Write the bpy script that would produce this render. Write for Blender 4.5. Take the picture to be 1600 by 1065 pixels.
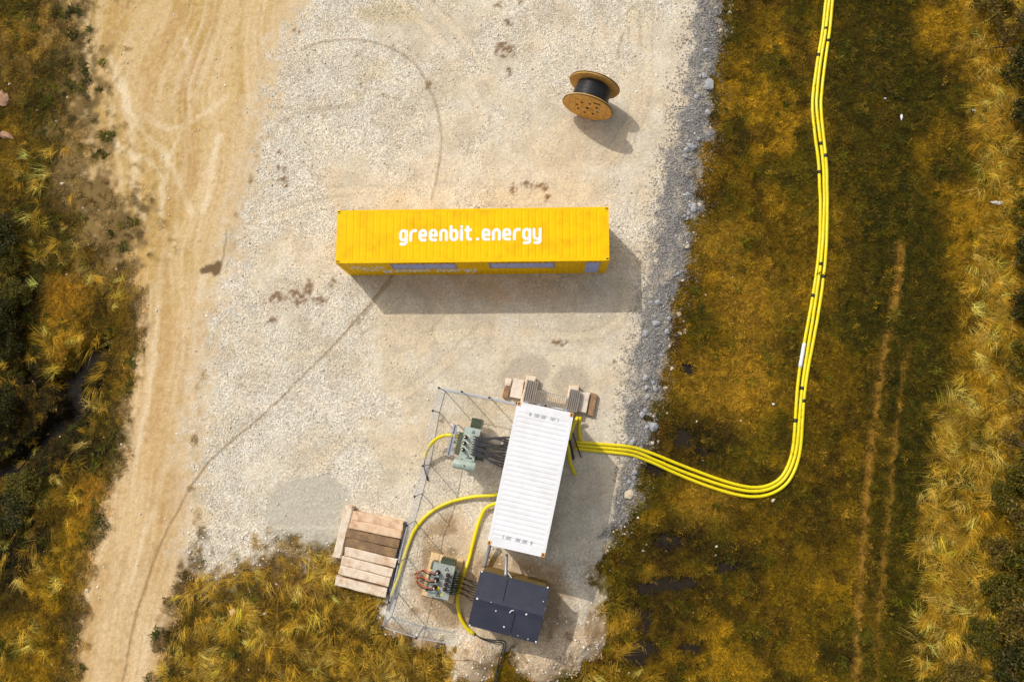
import bpy, math, random
import numpy as np
from mathutils import Vector, Matrix

random.seed(7); RNG = np.random.default_rng(11)
for o in list(bpy.data.objects): bpy.data.objects.remove(o)
SC = bpy.context.scene; COL = SC.collection
PI = math.pi

# ------------------------------------------------------------------ camera
CAM_F, CAM_H, PITCH, ROLL = 1197.12, 35.7185, 0.128047, 0.045923     # solved from the two containers' known sizes
_Rx = np.array([[1, 0, 0], [0, math.cos(PITCH), -math.sin(PITCH)], [0, math.sin(PITCH), math.cos(PITCH)]])
_Ry = np.array([[math.cos(ROLL), 0, math.sin(ROLL)], [0, 1, 0], [-math.sin(ROLL), 0, math.cos(ROLL)]])
CR = _Ry @ _Rx
cam_d = bpy.data.cameras.new('camera'); cam = bpy.data.objects.new('camera', cam_d); COL.objects.link(cam)
cam.matrix_world = Matrix.Translation((0, 0, CAM_H)) @ Matrix(CR.tolist()).to_4x4()
cam_d.sensor_width = 36; cam_d.lens = CAM_F / 1600 * 36; cam_d.clip_end = 2000; SC.camera = cam

# ------------------------------------------------------------------ sky, sun, exposure
SHX, SHY = 0.6648, -0.7394                                            # shadow offset per metre of height
sun_el = math.atan2(1, math.hypot(SHX, SHY)); sun_az = math.atan2(-SHX, -SHY)
W = bpy.data.worlds.new('World'); SC.world = W; W.use_nodes = True
wn = W.node_tree.nodes; bg = wn['Background']; bg.inputs[1].default_value = 0.15
sky = wn.new('ShaderNodeTexSky'); sky.sky_type = 'NISHITA'; sky.sun_disc = False
sky.sun_elevation = sun_el; sky.sun_rotation = sun_az; sky.dust_density = 4.0; sky.air_density = 1.0; sky.ozone_density = 0.6
hs = wn.new('ShaderNodeHueSaturation'); hs.inputs['Saturation'].default_value = 0.35
W.node_tree.links.new(sky.outputs[0], hs.inputs['Color']); W.node_tree.links.new(hs.outputs[0], bg.inputs[0])
sd = bpy.data.lights.new('sun', 'SUN'); sd.energy = 2.9; sd.angle = math.radians(0.53); sd.color = (1, 0.945, 0.86)
sun = bpy.data.objects.new('sun', sd); COL.objects.link(sun)
sun.rotation_euler = Vector((SHX, SHY, -1)).to_track_quat('-Z', 'Y').to_euler()
sun.location = (-20, 22, 30)
SC.view_settings.view_transform = 'Standard'; SC.view_settings.look = 'None'
SC.view_settings.exposure = -0.28; SC.view_settings.gamma = 1.0
SC.render.engine = 'CYCLES'

# ------------------------------------------------------------------ helpers
def ground_pt(px, py, z=0.0):
    d = CR @ np.array([(px - 800) / CAM_F, (532.5 - py) / CAM_F, -1.0]); t = (z - CAM_H) / d[2]
    return np.array([0, 0, CAM_H]) + t * d
def gpts(pts, z=0.0): return [tuple(ground_pt(x, y, z)[:2]) for x, y in pts]

def lin(c):
    c = np.asarray(c, float) / 255.0
    return np.where(c <= 0.04045, c / 12.92, ((c + 0.055) / 1.055) ** 2.4)
K = 0.95                                                               # picture value -> base colour
def A(r, g, b, k=None): return tuple(float(v) for v in np.clip(lin((r, g, b)) * (K if k is None else k), 0, 0.9))

def tag(o, label=None, cat=None, group=None, kind=None):
    if label: o['label'] = label
    if cat: o['category'] = cat
    if group: o['group'] = group
    if kind: o['kind'] = kind
    return o
def empty(name, loc=(0, 0, 0), rz=0.0, label=None, cat=None, group=None):
    o = bpy.data.objects.new(name, None); COL.objects.link(o)
    o.empty_display_size = 0.2; o.location = loc; o.rotation_euler = (0, 0, rz)
    return tag(o, label, cat, group)
def loc_of(root, P):
    c, s = math.cos(root.rotation_euler[2]), math.sin(root.rotation_euler[2])
    dx, dy, dz = (P[i] - root.location[i] for i in range(3))
    return (c * dx + s * dy, -s * dx + c * dy, dz)

class MB:
    def __init__(s): s.v = []; s.f = []
    def add(s, vs, fs):
        n = len(s.v); s.v += [tuple(map(float, p)) for p in vs]; s.f += [tuple(n + i for i in f) for f in fs]; return s
    def box(s, c, d, rz=0.0, rot=None):
        x, y, z = (d[0] / 2, d[1] / 2, d[2] / 2); p = []
        M = rot if rot is not None else Matrix.Rotation(rz, 3, 'Z')
        for a, b, e in ((-1, -1, -1), (1, -1, -1), (1, 1, -1), (-1, 1, -1), (-1, -1, 1), (1, -1, 1), (1, 1, 1), (-1, 1, 1)):
            p.append(Vector(c) + M @ Vector((a * x, b * y, e * z)))
        return s.add(p, [(3, 2, 1, 0), (4, 5, 6, 7), (0, 1, 5, 4), (1, 2, 6, 5), (2, 3, 7, 6), (3, 0, 4, 7)])
    def prism(s, poly, z0, z1):
        n = len(poly)
        if callable(z1): top = [(x, y, z1(x, y)) for x, y in poly]
        else: top = [(x, y, z1) for x, y in poly]
        return s.add([(x, y, z0) for x, y in poly] + top,
                     [tuple(range(n - 1, -1, -1)), tuple(range(n, 2 * n))] + [(i, (i + 1) % n, n + (i + 1) % n, n + i) for i in range(n)])
    def tube(s, path, r, n=8, caps=True):
        P = [Vector(p) for p in path]; rr = r if hasattr(r, '__len__') else [r] * len(P)
        rings = []; up = None
        for i, p in enumerate(P):
            t = (P[min(i + 1, len(P) - 1)] - P[max(i - 1, 0)]).normalized()
            if up is None: up = Vector((0, 0, 1)) if abs(t.z) < 0.9 else Vector((1, 0, 0))
            u = (up - t * up.dot(t)).normalized(); w = t.cross(u); up = u
            rings.append([p + (u * math.cos(2 * PI * k / n) + w * math.sin(2 * PI * k / n)) * rr[i] for k in range(n)])
        vs = [q for R_ in rings for q in R_]; fs = []
        for i in range(len(P) - 1):
            for k in range(n): fs.append((i * n + k, i * n + (k + 1) % n, (i + 1) * n + (k + 1) % n, (i + 1) * n + k))
        if caps: fs += [tuple(range(n - 1, -1, -1)), tuple(range((len(P) - 1) * n, len(P) * n))]
        return s.add(vs, fs)
    def lathe(s, p0, axis, prof, n=16):
        a = Vector(axis).normalized(); return s.tube([Vector(p0) + a * h for h, _ in prof], [r for _, r in prof], n)
    def mesh(s, name):
        m = bpy.data.meshes.new(name); m.from_pydata(s.v, [], s.f); m.update(); return m
    def build(s, name, mat, parent=None, smooth=False, bevel=0.0):
        m = s.mesh(name); o = bpy.data.objects.new(name, m); COL.objects.link(o); m.materials.append(mat)
        if smooth: m.shade_smooth()
        if bevel:
            b = o.modifiers.new('bevel', 'BEVEL'); b.width = bevel; b.segments = 2; b.limit_method = 'ANGLE'; b.angle_limit = 0.6
        if parent: o.parent = parent
        return o

def catmull(pts, step=0.15):
    P = [np.array(p, float) for p in pts]; P = [2 * P[0] - P[1]] + P + [2 * P[-1] - P[-2]]; out = []
    for i in range(1, len(P) - 2):
        n = max(2, int(np.linalg.norm(P[i + 1] - P[i]) / step))
        for k in range(n):
            t = k / n; a, b, c, d = P[i - 1:i + 3]
            out.append(0.5 * ((2 * b) + (c - a) * t + (2 * a - 5 * b + 4 * c - d) * t * t + (3 * b - a - 3 * c + d) * t ** 3))
    return out + [P[-2]]

# noise in numpy ------------------------------------------------------
def vnoise(x, y, seed=0):
    r = np.random.default_rng(seed); T = r.random((256, 256))
    xi = np.floor(x).astype(int); yi = np.floor(y).astype(int); fx = x - xi; fy = y - yi
    fx = fx * fx * (3 - 2 * fx); fy = fy * fy * (3 - 2 * fy)
    a = T[xi % 256, yi % 256]; b = T[(xi + 1) % 256, yi % 256]; c = T[xi % 256, (yi + 1) % 256]; d = T[(xi + 1) % 256, (yi + 1) % 256]
    return a + (b - a) * fx + (c - a) * fy + (a - b - c + d) * fx * fy
def fbm(x, y, seed=0, octv=4, g=0.5):
    s = 0; a = 1; t = 0
    for i in range(octv):
        s = s + a * vnoise(x * 2 ** i + 17.3 * i, y * 2 ** i - 9.1 * i, seed + i); t += a; a *= g
    return s / t
def sstep(a, b, x): t = np.clip((x - a) / (b - a), 0, 1); return t * t * (3 - 2 * t)
def seg_dist(X, Y, pts, closed=False):
    d = np.full(X.shape, 1e9); n = len(pts)
    for i in range(n if closed else n - 1):
        (ax, ay), (bx, by) = pts[i], pts[(i + 1) % n]; vx, vy = bx - ax, by - ay
        t = np.clip(((X - ax) * vx + (Y - ay) * vy) / (vx * vx + vy * vy + 1e-9), 0, 1)
        d = np.minimum(d, np.hypot(X - ax - t * vx, Y - ay - t * vy))
    return d
def poly_sd(X, Y, pts):
    d = seg_dist(X, Y, pts, True); ins = np.zeros(X.shape, bool); n = len(pts)
    for i in range(n):
        (ax, ay), (bx, by) = pts[i], pts[(i + 1) % n]
        if ay == by: continue
        c = ((ay > Y) != (by > Y)) & (X < (bx - ax) * (Y - ay) / (by - ay) + ax); ins ^= c
    return np.where(ins, -d, d)

# materials -----------------------------------------------------------
MATS = {}
def mat(name, col=(0.5, 0.5, 0.5), rough=0.6, metal=0.0, var=0.12, scale=3.0, bump=0.0, bscale=40.0, dirt=None, dirt_amt=0.0, dirt_scale=1.5, attr=None, spec=0.5, rand=0.0):
    m = bpy.data.materials.new(name); m.use_nodes = True; N = m.node_tree.nodes; L = m.node_tree.links
    b = N['Principled BSDF']; b.inputs['Roughness'].default_value = rough; b.inputs['Metallic'].default_value = metal
    b.inputs['Specular IOR Level'].default_value = spec
    tc = N.new('ShaderNodeTexCoord'); oi0 = N.new('ShaderNodeObjectInfo'); ml = N.new('ShaderNodeMath'); ml.operation = 'MULTIPLY'; ml.inputs[1].default_value = 60.0; L.new(oi0.outputs['Random'], ml.inputs[0])
    av = N.new('ShaderNodeVectorMath'); av.operation = 'ADD'; L.new(tc.outputs['Object'], av.inputs[0]); L.new(ml.outputs[0], av.inputs[1]); src = av.outputs[0]
    if attr:
        a = N.new('ShaderNodeAttribute'); a.attribute_name = attr[0]; a.attribute_type = attr[1]; base = a.outputs['Color']
    else:
        rgb = N.new('ShaderNodeRGB'); rgb.outputs[0].default_value = (*col, 1); base = rgb.outputs[0]
    nz = N.new('ShaderNodeTexNoise'); nz.inputs['Scale'].default_value = scale; nz.inputs['Detail'].default_value = 6; nz.inputs['Roughness'].default_value = 0.65
    L.new(src, nz.inputs['Vector'])
    mr = N.new('ShaderNodeMapRange'); mr.inputs[1].default_value = 0.25; mr.inputs[2].default_value = 0.75
    mr.inputs[3].default_value = 1 - var; mr.inputs[4].default_value = 1 + var; L.new(nz.outputs[0], mr.inputs[0]); fac = mr.outputs[0]
    if rand:
        oi = N.new('ShaderNodeObjectInfo'); r2 = N.new('ShaderNodeMapRange'); r2.inputs[3].default_value = 1 - rand; r2.inputs[4].default_value = 1 + rand
        L.new(oi.outputs['Random'], r2.inputs[0]); mm = N.new('ShaderNodeMath'); mm.operation = 'MULTIPLY'; L.new(fac, mm.inputs[0]); L.new(r2.outputs[0], mm.inputs[1]); fac = mm.outputs[0]
    vm = N.new('ShaderNodeVectorMath'); vm.operation = 'SCALE'; L.new(base, vm.inputs[0]); L.new(fac, vm.inputs['Scale']); out = vm.outputs[0]
    if dirt is not None:
        n2 = N.new('ShaderNodeTexNoise'); n2.inputs['Scale'].default_value = dirt_scale; n2.inputs['Detail'].default_value = 8; n2.inputs['Roughness'].default_value = 0.7
        L.new(src, n2.inputs['Vector']); m2 = N.new('ShaderNodeMapRange'); m2.inputs[1].default_value = 0.47; m2.inputs[2].default_value = 0.66; m2.inputs[4].default_value = dirt_amt
        L.new(n2.outputs[0], m2.inputs[0]); mx = N.new('ShaderNodeMix'); mx.data_type = 'RGBA'; L.new(m2.outputs[0], mx.inputs['Factor']); L.new(out, mx.inputs['A']); mx.inputs['B'].default_value = (*dirt, 1); out = mx.outputs['Result']
    L.new(out, b.inputs['Base Color'])
    if bump:
        n3 = N.new('ShaderNodeTexNoise'); n3.inputs['Scale'].default_value = bscale; n3.inputs['Detail'].default_value = 4; L.new(src, n3.inputs['Vector'])
        bp = N.new('ShaderNodeBump'); bp.inputs['Strength'].default_value = bump; bp.inputs['Distance'].default_value = 0.02; L.new(n3.outputs[0], bp.inputs['Height']); L.new(bp.outputs[0], b.inputs['Normal'])
    MATS[name] = m; return m

M_YEL = mat('yellow_paint', A(255, 200, 0), 0.6, var=0.04, scale=1.2, dirt=A(214, 146, 12), dirt_amt=0.45, dirt_scale=1.1, spec=0.12)
M_YELD = mat('yellow_frame_paint', A(255, 200, 0), 0.6, var=0.05, scale=2, dirt=A(210, 140, 15), dirt_amt=0.3, spec=0.12)
M_WHITEP = mat('white_print', (0.86, 0.85, 0.82), 0.5, var=0.03)
M_PRINT = mat('wall_white_print', (0.8, 0.76, 0.66), 0.6, var=0.08, scale=6, spec=0.2)
M_WHITE = mat('white_paint', (0.80, 0.80, 0.815), 0.6, var=0.03, scale=2, spec=0.2, dirt=(0.62, 0.6, 0.57), dirt_amt=0.4, dirt_scale=0.9)
M_RUST = mat('rusty_casting', A(226, 172, 104), 0.8, var=0.35, scale=14, dirt=A(120, 65, 25), dirt_amt=0.8, dirt_scale=9)
M_HOLE = mat('dark_hole', (0.02, 0.015, 0.01), 0.9)
M_INK = mat('grey_ink', (0.25, 0.25, 0.26), 0.7, var=0.3, scale=30)
M_PANE = mat('sky_reflection_pane', (0.40, 0.48, 0.88), 0.25, var=0.06, scale=1)  # blue sky reflection of the glazing painted into the base colour
M_FRAME = mat('window_frame_paint', A(190, 170, 160), 0.5)
M_CONC = mat('concrete', A(232, 216, 198), 0.9, var=0.14, scale=5, bump=0.4, dirt=A(165, 140, 115), dirt_amt=0.5, dirt_scale=3)
M_CONCP = mat('pink_concrete', A(230, 212, 188), 0.9, var=0.16, scale=5, bump=0.5, dirt=A(196, 148, 100), dirt_amt=0.85, dirt_scale=1.7)
M_CONCB = mat('tan_weathered_sleeper', A(230, 198, 164), 0.9, var=0.16, scale=5, bump=0.5, dirt=A(180, 125, 80), dirt_amt=0.7, dirt_scale=2)
M_WOODD = mat('dark_weathered_sleeper', A(132, 104, 78), 0.9, var=0.28, scale=8, bump=0.6, dirt=A(185, 150, 95), dirt_amt=0.5, dirt_scale=2.2)
M_WOODB = mat('brown_timber', A(158, 122, 88), 0.85, var=0.3, scale=7, bump=0.5, dirt=A(112, 82, 56), dirt_amt=0.7, dirt_scale=3)
M_GALV = mat('galvanised_steel', A(178, 180, 186), 0.42, metal=0.55, var=0.12, scale=10)
M_GRATE = mat('grating_steel', A(158, 150, 140), 0.6, metal=0.2, var=0.15, scale=12)
M_WIRE = mat('fence_wire', A(188, 190, 194), 0.5, metal=0.3, var=0.1)
M_GREEN = mat('transformer_green_paint', A(172, 186, 174), 0.45, var=0.08, scale=5, dirt=A(120, 130, 110), dirt_amt=0.4, dirt_scale=3)
M_GREY = mat('transformer_grey_paint', A(166, 172, 164), 0.45, var=0.08, scale=5, dirt=A(110, 112, 100), dirt_amt=0.4, dirt_scale=4)
M_RAD = mat('radiator_green_paint', A(108, 116, 92), 0.5, var=0.12)
M_PORC = mat('brown_porcelain', (0.07, 0.03, 0.025), 0.2)
M_CAP = mat('pale_terminal', A(225, 222, 205), 0.5)
M_BLACK = mat('black_rubber', (0.018, 0.018, 0.021), 0.42, var=0.2)
M_CABLE = mat('dark_cable', (0.045, 0.045, 0.052), 0.38, var=0.2)
M_RED = mat('red_insulation', A(190, 66, 40), 0.5)
M_DUCT = mat('yellow_duct', A(238, 218, 4), 0.4, var=0.06, scale=2, dirt=A(190, 160, 20), dirt_amt=0.3, dirt_scale=2)
M_ROOF = mat('roof_felt', A(44, 47, 62), 0.6, var=0.14, scale=3, bump=0.25, bscale=120, dirt=A(70, 72, 84), dirt_amt=0.35, dirt_scale=1.4)
M_KWALL = mat('kiosk_timber', A(128, 104, 50), 0.8, var=0.2, scale=6)
M_DROP = mat('white_fleck', (0.75, 0.76, 0.78), 0.6)
M_REELW = mat('reel_plywood', A(222, 174, 90), 0.7, var=0.16, scale=4, bump=0.2, dirt=A(168, 116, 44), dirt_amt=0.6, dirt_scale=2.5)
M_REELE = mat('reel_dark_edge', A(110, 84, 44), 0.8, var=0.2, scale=9)
M_LITTER = mat('white_plastic', (0.8, 0.8, 0.8), 0.5)
M_MUD = mat('ditch_mud_water', (0.016, 0.012, 0.008), 0.3, var=0.3, scale=2, spec=0.12)
M_WATER = mat('dark_water', (0.024, 0.017, 0.010), 0.12, var=0.3, scale=2.5, spec=0.3, bump=.15, bscale=14)

def inst_mat(name, rough=0.8, var=0.25, scale=20.0, vcol=False, trans=False, bump=0.0):
    m = bpy.data.materials.new(name); m.use_nodes = True; N = m.node_tree.nodes; L = m.node_tree.links; b = N['Principled BSDF']
    b.inputs['Roughness'].default_value = rough; b.inputs['Specular IOR Level'].default_value = 0.2
    a = N.new('ShaderNodeAttribute'); a.attribute_name = 'icol'; a.attribute_type = 'INSTANCER'; out = a.outputs['Color']
    if vcol:
        v = N.new('ShaderNodeAttribute'); v.attribute_name = 'vcol'; mu = N.new('ShaderNodeVectorMath'); mu.operation = 'MULTIPLY'
        L.new(out, mu.inputs[0]); L.new(v.outputs['Color'], mu.inputs[1]); out = mu.outputs[0]
    L.new(out, b.inputs['Base Color'])
    if trans:
        t = N.new('ShaderNodeBsdfTranslucent'); L.new(out, t.inputs['Color']); mx = N.new('ShaderNodeMixShader'); mx.inputs[0].default_value = 0.3
        L.new(b.outputs[0], mx.inputs[1]); L.new(t.outputs[0], mx.inputs[2]); L.new(mx.outputs[0], N['Material Output'].inputs[0])
    return m
M_GRASS = inst_mat('grass_blades', 0.7, vcol=True, trans=True)
M_STONE = inst_mat('loose_stone', 0.9)

# ================================================================== TERRAIN
GX0, GX1, GY0, GY1, ST = -31.5, 26.25, -14.25, 25.5, 0.075
nx = int(round((GX1 - GX0) / ST)) + 1; ny = int(round((GY1 - GY0) / ST)) + 1
gx = np.linspace(GX0, GX1, nx); gy = np.linspace(GY0, GY1, ny)
X, Y = np.meshgrid(gx, gy)                       # [ny,nx]
ZM = -0.35                                       # meadow level east of the pad
w1x = X + 0.9 * (fbm(X * 1.1, Y * 1.1, 3, 4) - 0.5); w1y = Y + 0.9 * (fbm(X * 1.1, Y * 1.1, 33, 4) - 0.5)

ROAD = gpts([(120, -160), (130, -40), (150, 60), (150, 140), (165, 220), (198, 300), (226, 370), (231, 430), (218, 560), (196, 680), (167, 800), (142, 930), (120, 1065), (90, 1300),
             (190, 1300), (236, 1080), (255, 990), (284, 895), (312, 810), (306, 720), (318, 620), (340, 500), (365, 390), (400, 280), (430, 180), (470, 60), (500, -40), (520, -160)])
PAD = gpts([(500, -160), (480, -30), (440, 60), (410, 180), (390, 280), (358, 390), (330, 500), (308, 620), (298, 720), (302, 800), (298, 850), (312, 903), (352, 908), (378, 890), (400, 868), (440, 852),
            (520, 860), (560, 905), (600, 935), (600, 975), (640, 995), (700, 1002), (715, 1058), (768, 1052), (782, 1012), (800, 1010), (812, 1052), (890, 1050), (938, 985), (930, 900), (958, 840), (990, 775), (1004, 700),
            (1018, 640), (1040, 560), (1056, 470), (1076, 380), (1096, 270), (1112, 150), (1122, 60), (1132, -30), (1145, -160)])
RUB = gpts([(1095, -160), (1088, -30), (1080, 80), (1062, 180), (1042, 260), (1026, 350), (1012, 440), (996, 530), (982, 620), (976, 700), (962, 780), (945, 838),
            (958, 844), (992, 775), (1006, 700), (1020, 640), (1042, 560), (1058, 470), (1078, 380), (1098, 270), (1114, 150), (1124, 60), (1134, -30), (1147, -160)])
sd_road = poly_sd(w1x, w1y, ROAD); sd_pad = poly_sd(w1x, w1y, PAD); sd_rub = poly_sd(w1x, w1y, RUB)
rag = (fbm(X * 3.1, Y * 3.1, 71, 4) - 0.5)
softw = sstep(-9, -11, X)                       # the pad fades into the road along its west side
W_pad = sstep(0.18 + .9 * softw, -0.18 - 1.1 * softw, sd_pad + rag * (0.8 + 2.0 * softw))
softn = sstep(6, 9, Y) * (X < -17)
sd_road = np.where(X < -8, np.minimum(sd_road, np.where(Y > -4.0, np.maximum(sd_pad, -.9), 9)), sd_road)   # the road bed runs on under the pad's west side
W_road = sstep(0.45 + 1.0 * softn, -0.35 - .6 * softn, sd_road + rag * (1.0 + 3.5 * softn) + (fbm(X * .9, Y * .9, 73, 4) - .5) * 3.0 * softn)
W_road *= sstep(-3.8, -2.2, sd_pad + rag * 1.5)
W_rub = sstep(0.2, -0.2, sd_rub + rag * 0.8) * sstep(0.35, -0.1, sd_pad + rag * 0.6)

def PX(px, py, z=0.0): p = ground_pt(px, py, z); return p[0], p[1]
def blob(px, py, rx, ry=None, soft=0.5, seed=1, amp=0.9, fr=1.3, z=0.0):
    """soft irregular patch; radii in metres"""
    cx, cy = PX(px, py, z); ry = ry or rx
    d = np.hypot((X - cx) / rx, (Y - cy) / ry) + (fbm(X * fr / max(rx, .3) + seed * 7, Y * fr / max(ry, .3), 200 + seed, 4) - 0.5) * amp
    return sstep(1 + soft * 0.5, 1 - soft * 0.5, d)

# ---- height field
Z = np.zeros_like(X)
east = X > 6
dpad = sd_pad + rag * 0.4
west_m = (fbm(X * 0.35, Y * 0.35, 5, 3) - 0.5) * 0.35 - 0.12
Zmead = np.where(X > -3, ZM + (fbm(X * 0.5, Y * 0.5, 6, 3) - 0.5) * 0.16, 0)
tE = sstep(-2.5, 1.5, X); Zmead = ZM * tE + (1 - tE) * west_m + (fbm(X * 0.8, Y * 0.8, 8, 4) - 0.5) * 0.14
Wsolid = np.maximum(sstep(0.7, -0.9, dpad), sstep(0.9, -0.3, sd_road) * sstep(-8.6, -10, X))
Z = Zmead * (1 - Wsolid) + (fbm(X * 0.6, Y * 0.6, 9, 3) - 0.5) * 0.05 * Wsolid - 0.03 * W_road
Z += (fbm(X * 4, Y * 4, 10, 2) - 0.5) * 0.05 * (1 - np.maximum(W_pad, W_road))
# heaps of spoil south of the compound
for px, py, r, h in ((742, 1030, 0.95, 0.4), (845, 1035, 1.25, 0.35), (890, 1010, 1.0, 0.25), (925, 1000, .7, .15), (690, 835, 1.1, 0.16)):
    cx, cy = PX(px, py); d = np.hypot(X - cx, Y - cy) / r; Z += h * np.exp(-d * d * 1.6) * (0.8 + 0.5 * fbm(X * 2, Y * 2, 12, 3))
# ditch in the west, puddles in the east
DITCH = gpts([(-60, 780), (0, 738), (45, 705), (85, 672), (118, 645), (112, 600), (130, 560), (160, 540)], -0.3)
dd = seg_dist(w1x, w1y, DITCH) + rag * 0.5; ditch = sstep(0.85, 0.1, dd); Z -= 0.75 * ditch * (.7 + .6 * fbm(X * 1.2, Y * 1.2, 45, 3))
DITCH2 = gpts([(-40, 590), (30, 585), (80, 600), (118, 640)], -0.3)
dd2 = seg_dist(w1x, w1y, DITCH2) + rag * 0.5; ditch2 = sstep(0.6, 0.1, dd2); Z -= 0.5 * ditch2
PUD = [(1075, 577, 0.32, 0.25), (1066, 685, 0.5, 0.32), (1100, 706, 0.38, 0.26), (1025, 733, 0.42, 0.28), (1052, 848, 0.62, 0.32), (1012, 920, 0.5, 0.25), (1058, 912, 0.85, 0.28), (1004, 968, 0.45, 0.5), (998, 1020, 0.75, 0.5),
       (1080, 1012, 0.55, 0.3), (1135, 885, 0.5, 0.25)]
pud = np.zeros_like(X)
for i, (px, py, a, b) in enumerate(PUD): pud = np.maximum(pud, blob(px, py, a * 1.25, b * 1.25, 0.8, 40 + i, 1.1, z=ZM))
Z -= 0.2 * pud * (0.6 + 0.8 * fbm(X * 3, Y * 3, 44, 3))
# wheel ruts across the east meadow
RUT1 = gpts([(1408, 380), (1400, 450), (1385, 530), (1370, 620), (1358, 720), (1350, 820), (1342, 930), (1337, 1090)], ZM)
RUT2 = gpts([(1418, 540), (1408, 600), (1398, 680), (1390, 770), (1382, 860), (1374, 960), (1366, 1090)], ZM)
rut1 = sstep(0.30, 0.06, seg_dist(X, Y, RUT1) + rag * 0.3); rut2 = sstep(0.26, 0.05, seg_dist(X, Y, RUT2) + rag * 0.3)
Z -= 0.05 * np.maximum(rut1, rut2)
edge = np.minimum(np.minimum(X - GX0, GX1 - X), np.minimum(Y - GY0, GY1 - Y)); Z = Z * sstep(0, 3, edge) + ZM * (1 - sstep(0, 3, edge))
def hz(x, y):
    fx = np.clip((np.asarray(x) - GX0) / ST, 0, nx - 1.001); fy = np.clip((np.asarray(y) - GY0) / ST, 0, ny - 1.001)
    i = fx.astype(int) if hasattr(fx, 'astype') else int(fx); j = fy.astype(int) if hasattr(fy, 'astype') else int(fy); a = fx - i; b = fy - j
    return Z[j, i] * (1 - a) * (1 - b) + Z[j, i + 1] * a * (1 - b) + Z[j + 1, i] * (1 - a) * b + Z[j + 1, i + 1] * a * b
def samp(F, x, y):
    i = np.clip(((np.asarray(x) - GX0) / ST + 0.5).astype(int), 0, nx - 1); j = np.clip(((np.asarray(y) - GY0) / ST + 0.5).astype(int), 0, ny - 1); return F[j, i]
def on_ground(px, py, dz=0.0):
    z = 0.0
    for _ in range(4): p = ground_pt(px, py, z + dz); z = float(hz(np.float64(p[0]), np.float64(p[1])))
    return np.array([p[0], p[1], z + dz])

# ---- soil and vegetation colours (base colours)
def over(C, col, w): return C * (1 - w[..., None]) + np.array(A(*col)) * w[..., None]
C = np.zeros(X.shape + (3,)) + np.array(A(106, 82, 6))
n1 = fbm(X * 0.30, Y * 0.30, 51, 5); n2 = fbm(X * 0.55 + 9, Y * 0.55, 52, 5); n3 = fbm(X * 1.3, Y * 1.3, 53, 4)
C = over(C, (158, 122, 18), sstep(0.45, 0.64, n1) * 0.85)
C = over(C, (66, 64, 3), sstep(0.49, 0.62, n2) * 0.8)
C = over(C, (60, 44, 5), sstep(0.52, 0.66, n3) * 0.7)
xe = X + (n1 - 0.5) * 5
C = over(C, (50, 48, 2), sstep(13.2, 15.2, xe) * sstep(19.5, 17.5, xe) * 0.85)                 # darker olive-green ground towards the hedge
C = over(C, (62, 52, 6), sstep(-22, -25.5, xe) * sstep(20, 10, Y) * 0.6)
gold = blob(1180, 470, 1.9, 1.6, 1.2, 61) + blob(1120, 380, 1.3, 1.5, 1.2, 62) + blob(1100, 780, 1.3, 1.2, 1.2, 63) + blob(1140, 600, 2.4, 1.7, 1.4, 64) + blob(1090, 240, 1.0, 1.4, 1.2, 65)
C = over(C, (166, 128, 34), np.clip(gold, 0, 1) * 0.7 * np.clip(0.4 + n3, 0, 1))
C = over(C, (40, 30, 6), np.clip(blob(1080, 690, 1.8, 1.4, 1.2, 66) + blob(1055, 850, 1.6, 1.0, 1.2, 67) + blob(1040, 960, 1.7, 1.8, 1.2, 68) + blob(1150, 880, 1.2, .8, 1.2, 69) + blob(1315, 1035, 1.0, .6, 1.2, 70), 0, 1) * 0.75)
C = over(C, (92, 62, 8), sstep(0.9, -0.1, np.abs(sd_pad - 0.5)) * (X > 0) * sstep(0.45, 0.7, n3) * 0.7)
C = over(C, (158, 118, 46), rut1 * 0.8); C = over(C, (138, 104, 34), rut2 * 0.8)
# bare soil beside the road, north-west
soil = sstep(4.6, 0.4, sd_road + (n3 - 0.5) * 5.0 + (n2 - .5) * 5) * sstep(6.0, 9, Y) * (X < -15)
C = over(C, (138, 114, 72), soil * 0.8)
C = over(C, (92, 76, 50), sstep(1.1, 0.1, np.abs(sd_road - 0.4)) * (X < -12) * 0.6 * (0.3 + n3))
C = over(C, (190, 140, 34), np.clip(blob(100, 470, 1.2, 1.2, 1.2, 71) + blob(95, 545, 1.1, .8, 1.2, 72) + blob(140, 760, .8, 1.2, 1.2, 73), 0, 1) * 0.6)
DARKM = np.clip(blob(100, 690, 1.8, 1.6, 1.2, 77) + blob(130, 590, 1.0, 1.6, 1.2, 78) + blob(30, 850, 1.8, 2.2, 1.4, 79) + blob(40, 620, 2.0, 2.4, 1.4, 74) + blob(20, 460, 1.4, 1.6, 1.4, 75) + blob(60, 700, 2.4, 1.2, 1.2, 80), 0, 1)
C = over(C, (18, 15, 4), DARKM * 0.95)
C = over(C, (92, 70, 24), sstep(-4.6, -5.6, Y) * (X < -4.5) * (X > -19.5) * .75)
C = over(C, (140, 110, 62), blob(470, 900, 2.4, 0.8, 1.2, 76) * 0.6)
C = over(C, (36, 28, 14), np.clip(ditch + ditch2, 0, 1) * 0.85); C = over(C, (42, 30, 12), pud * 0.9)
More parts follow.
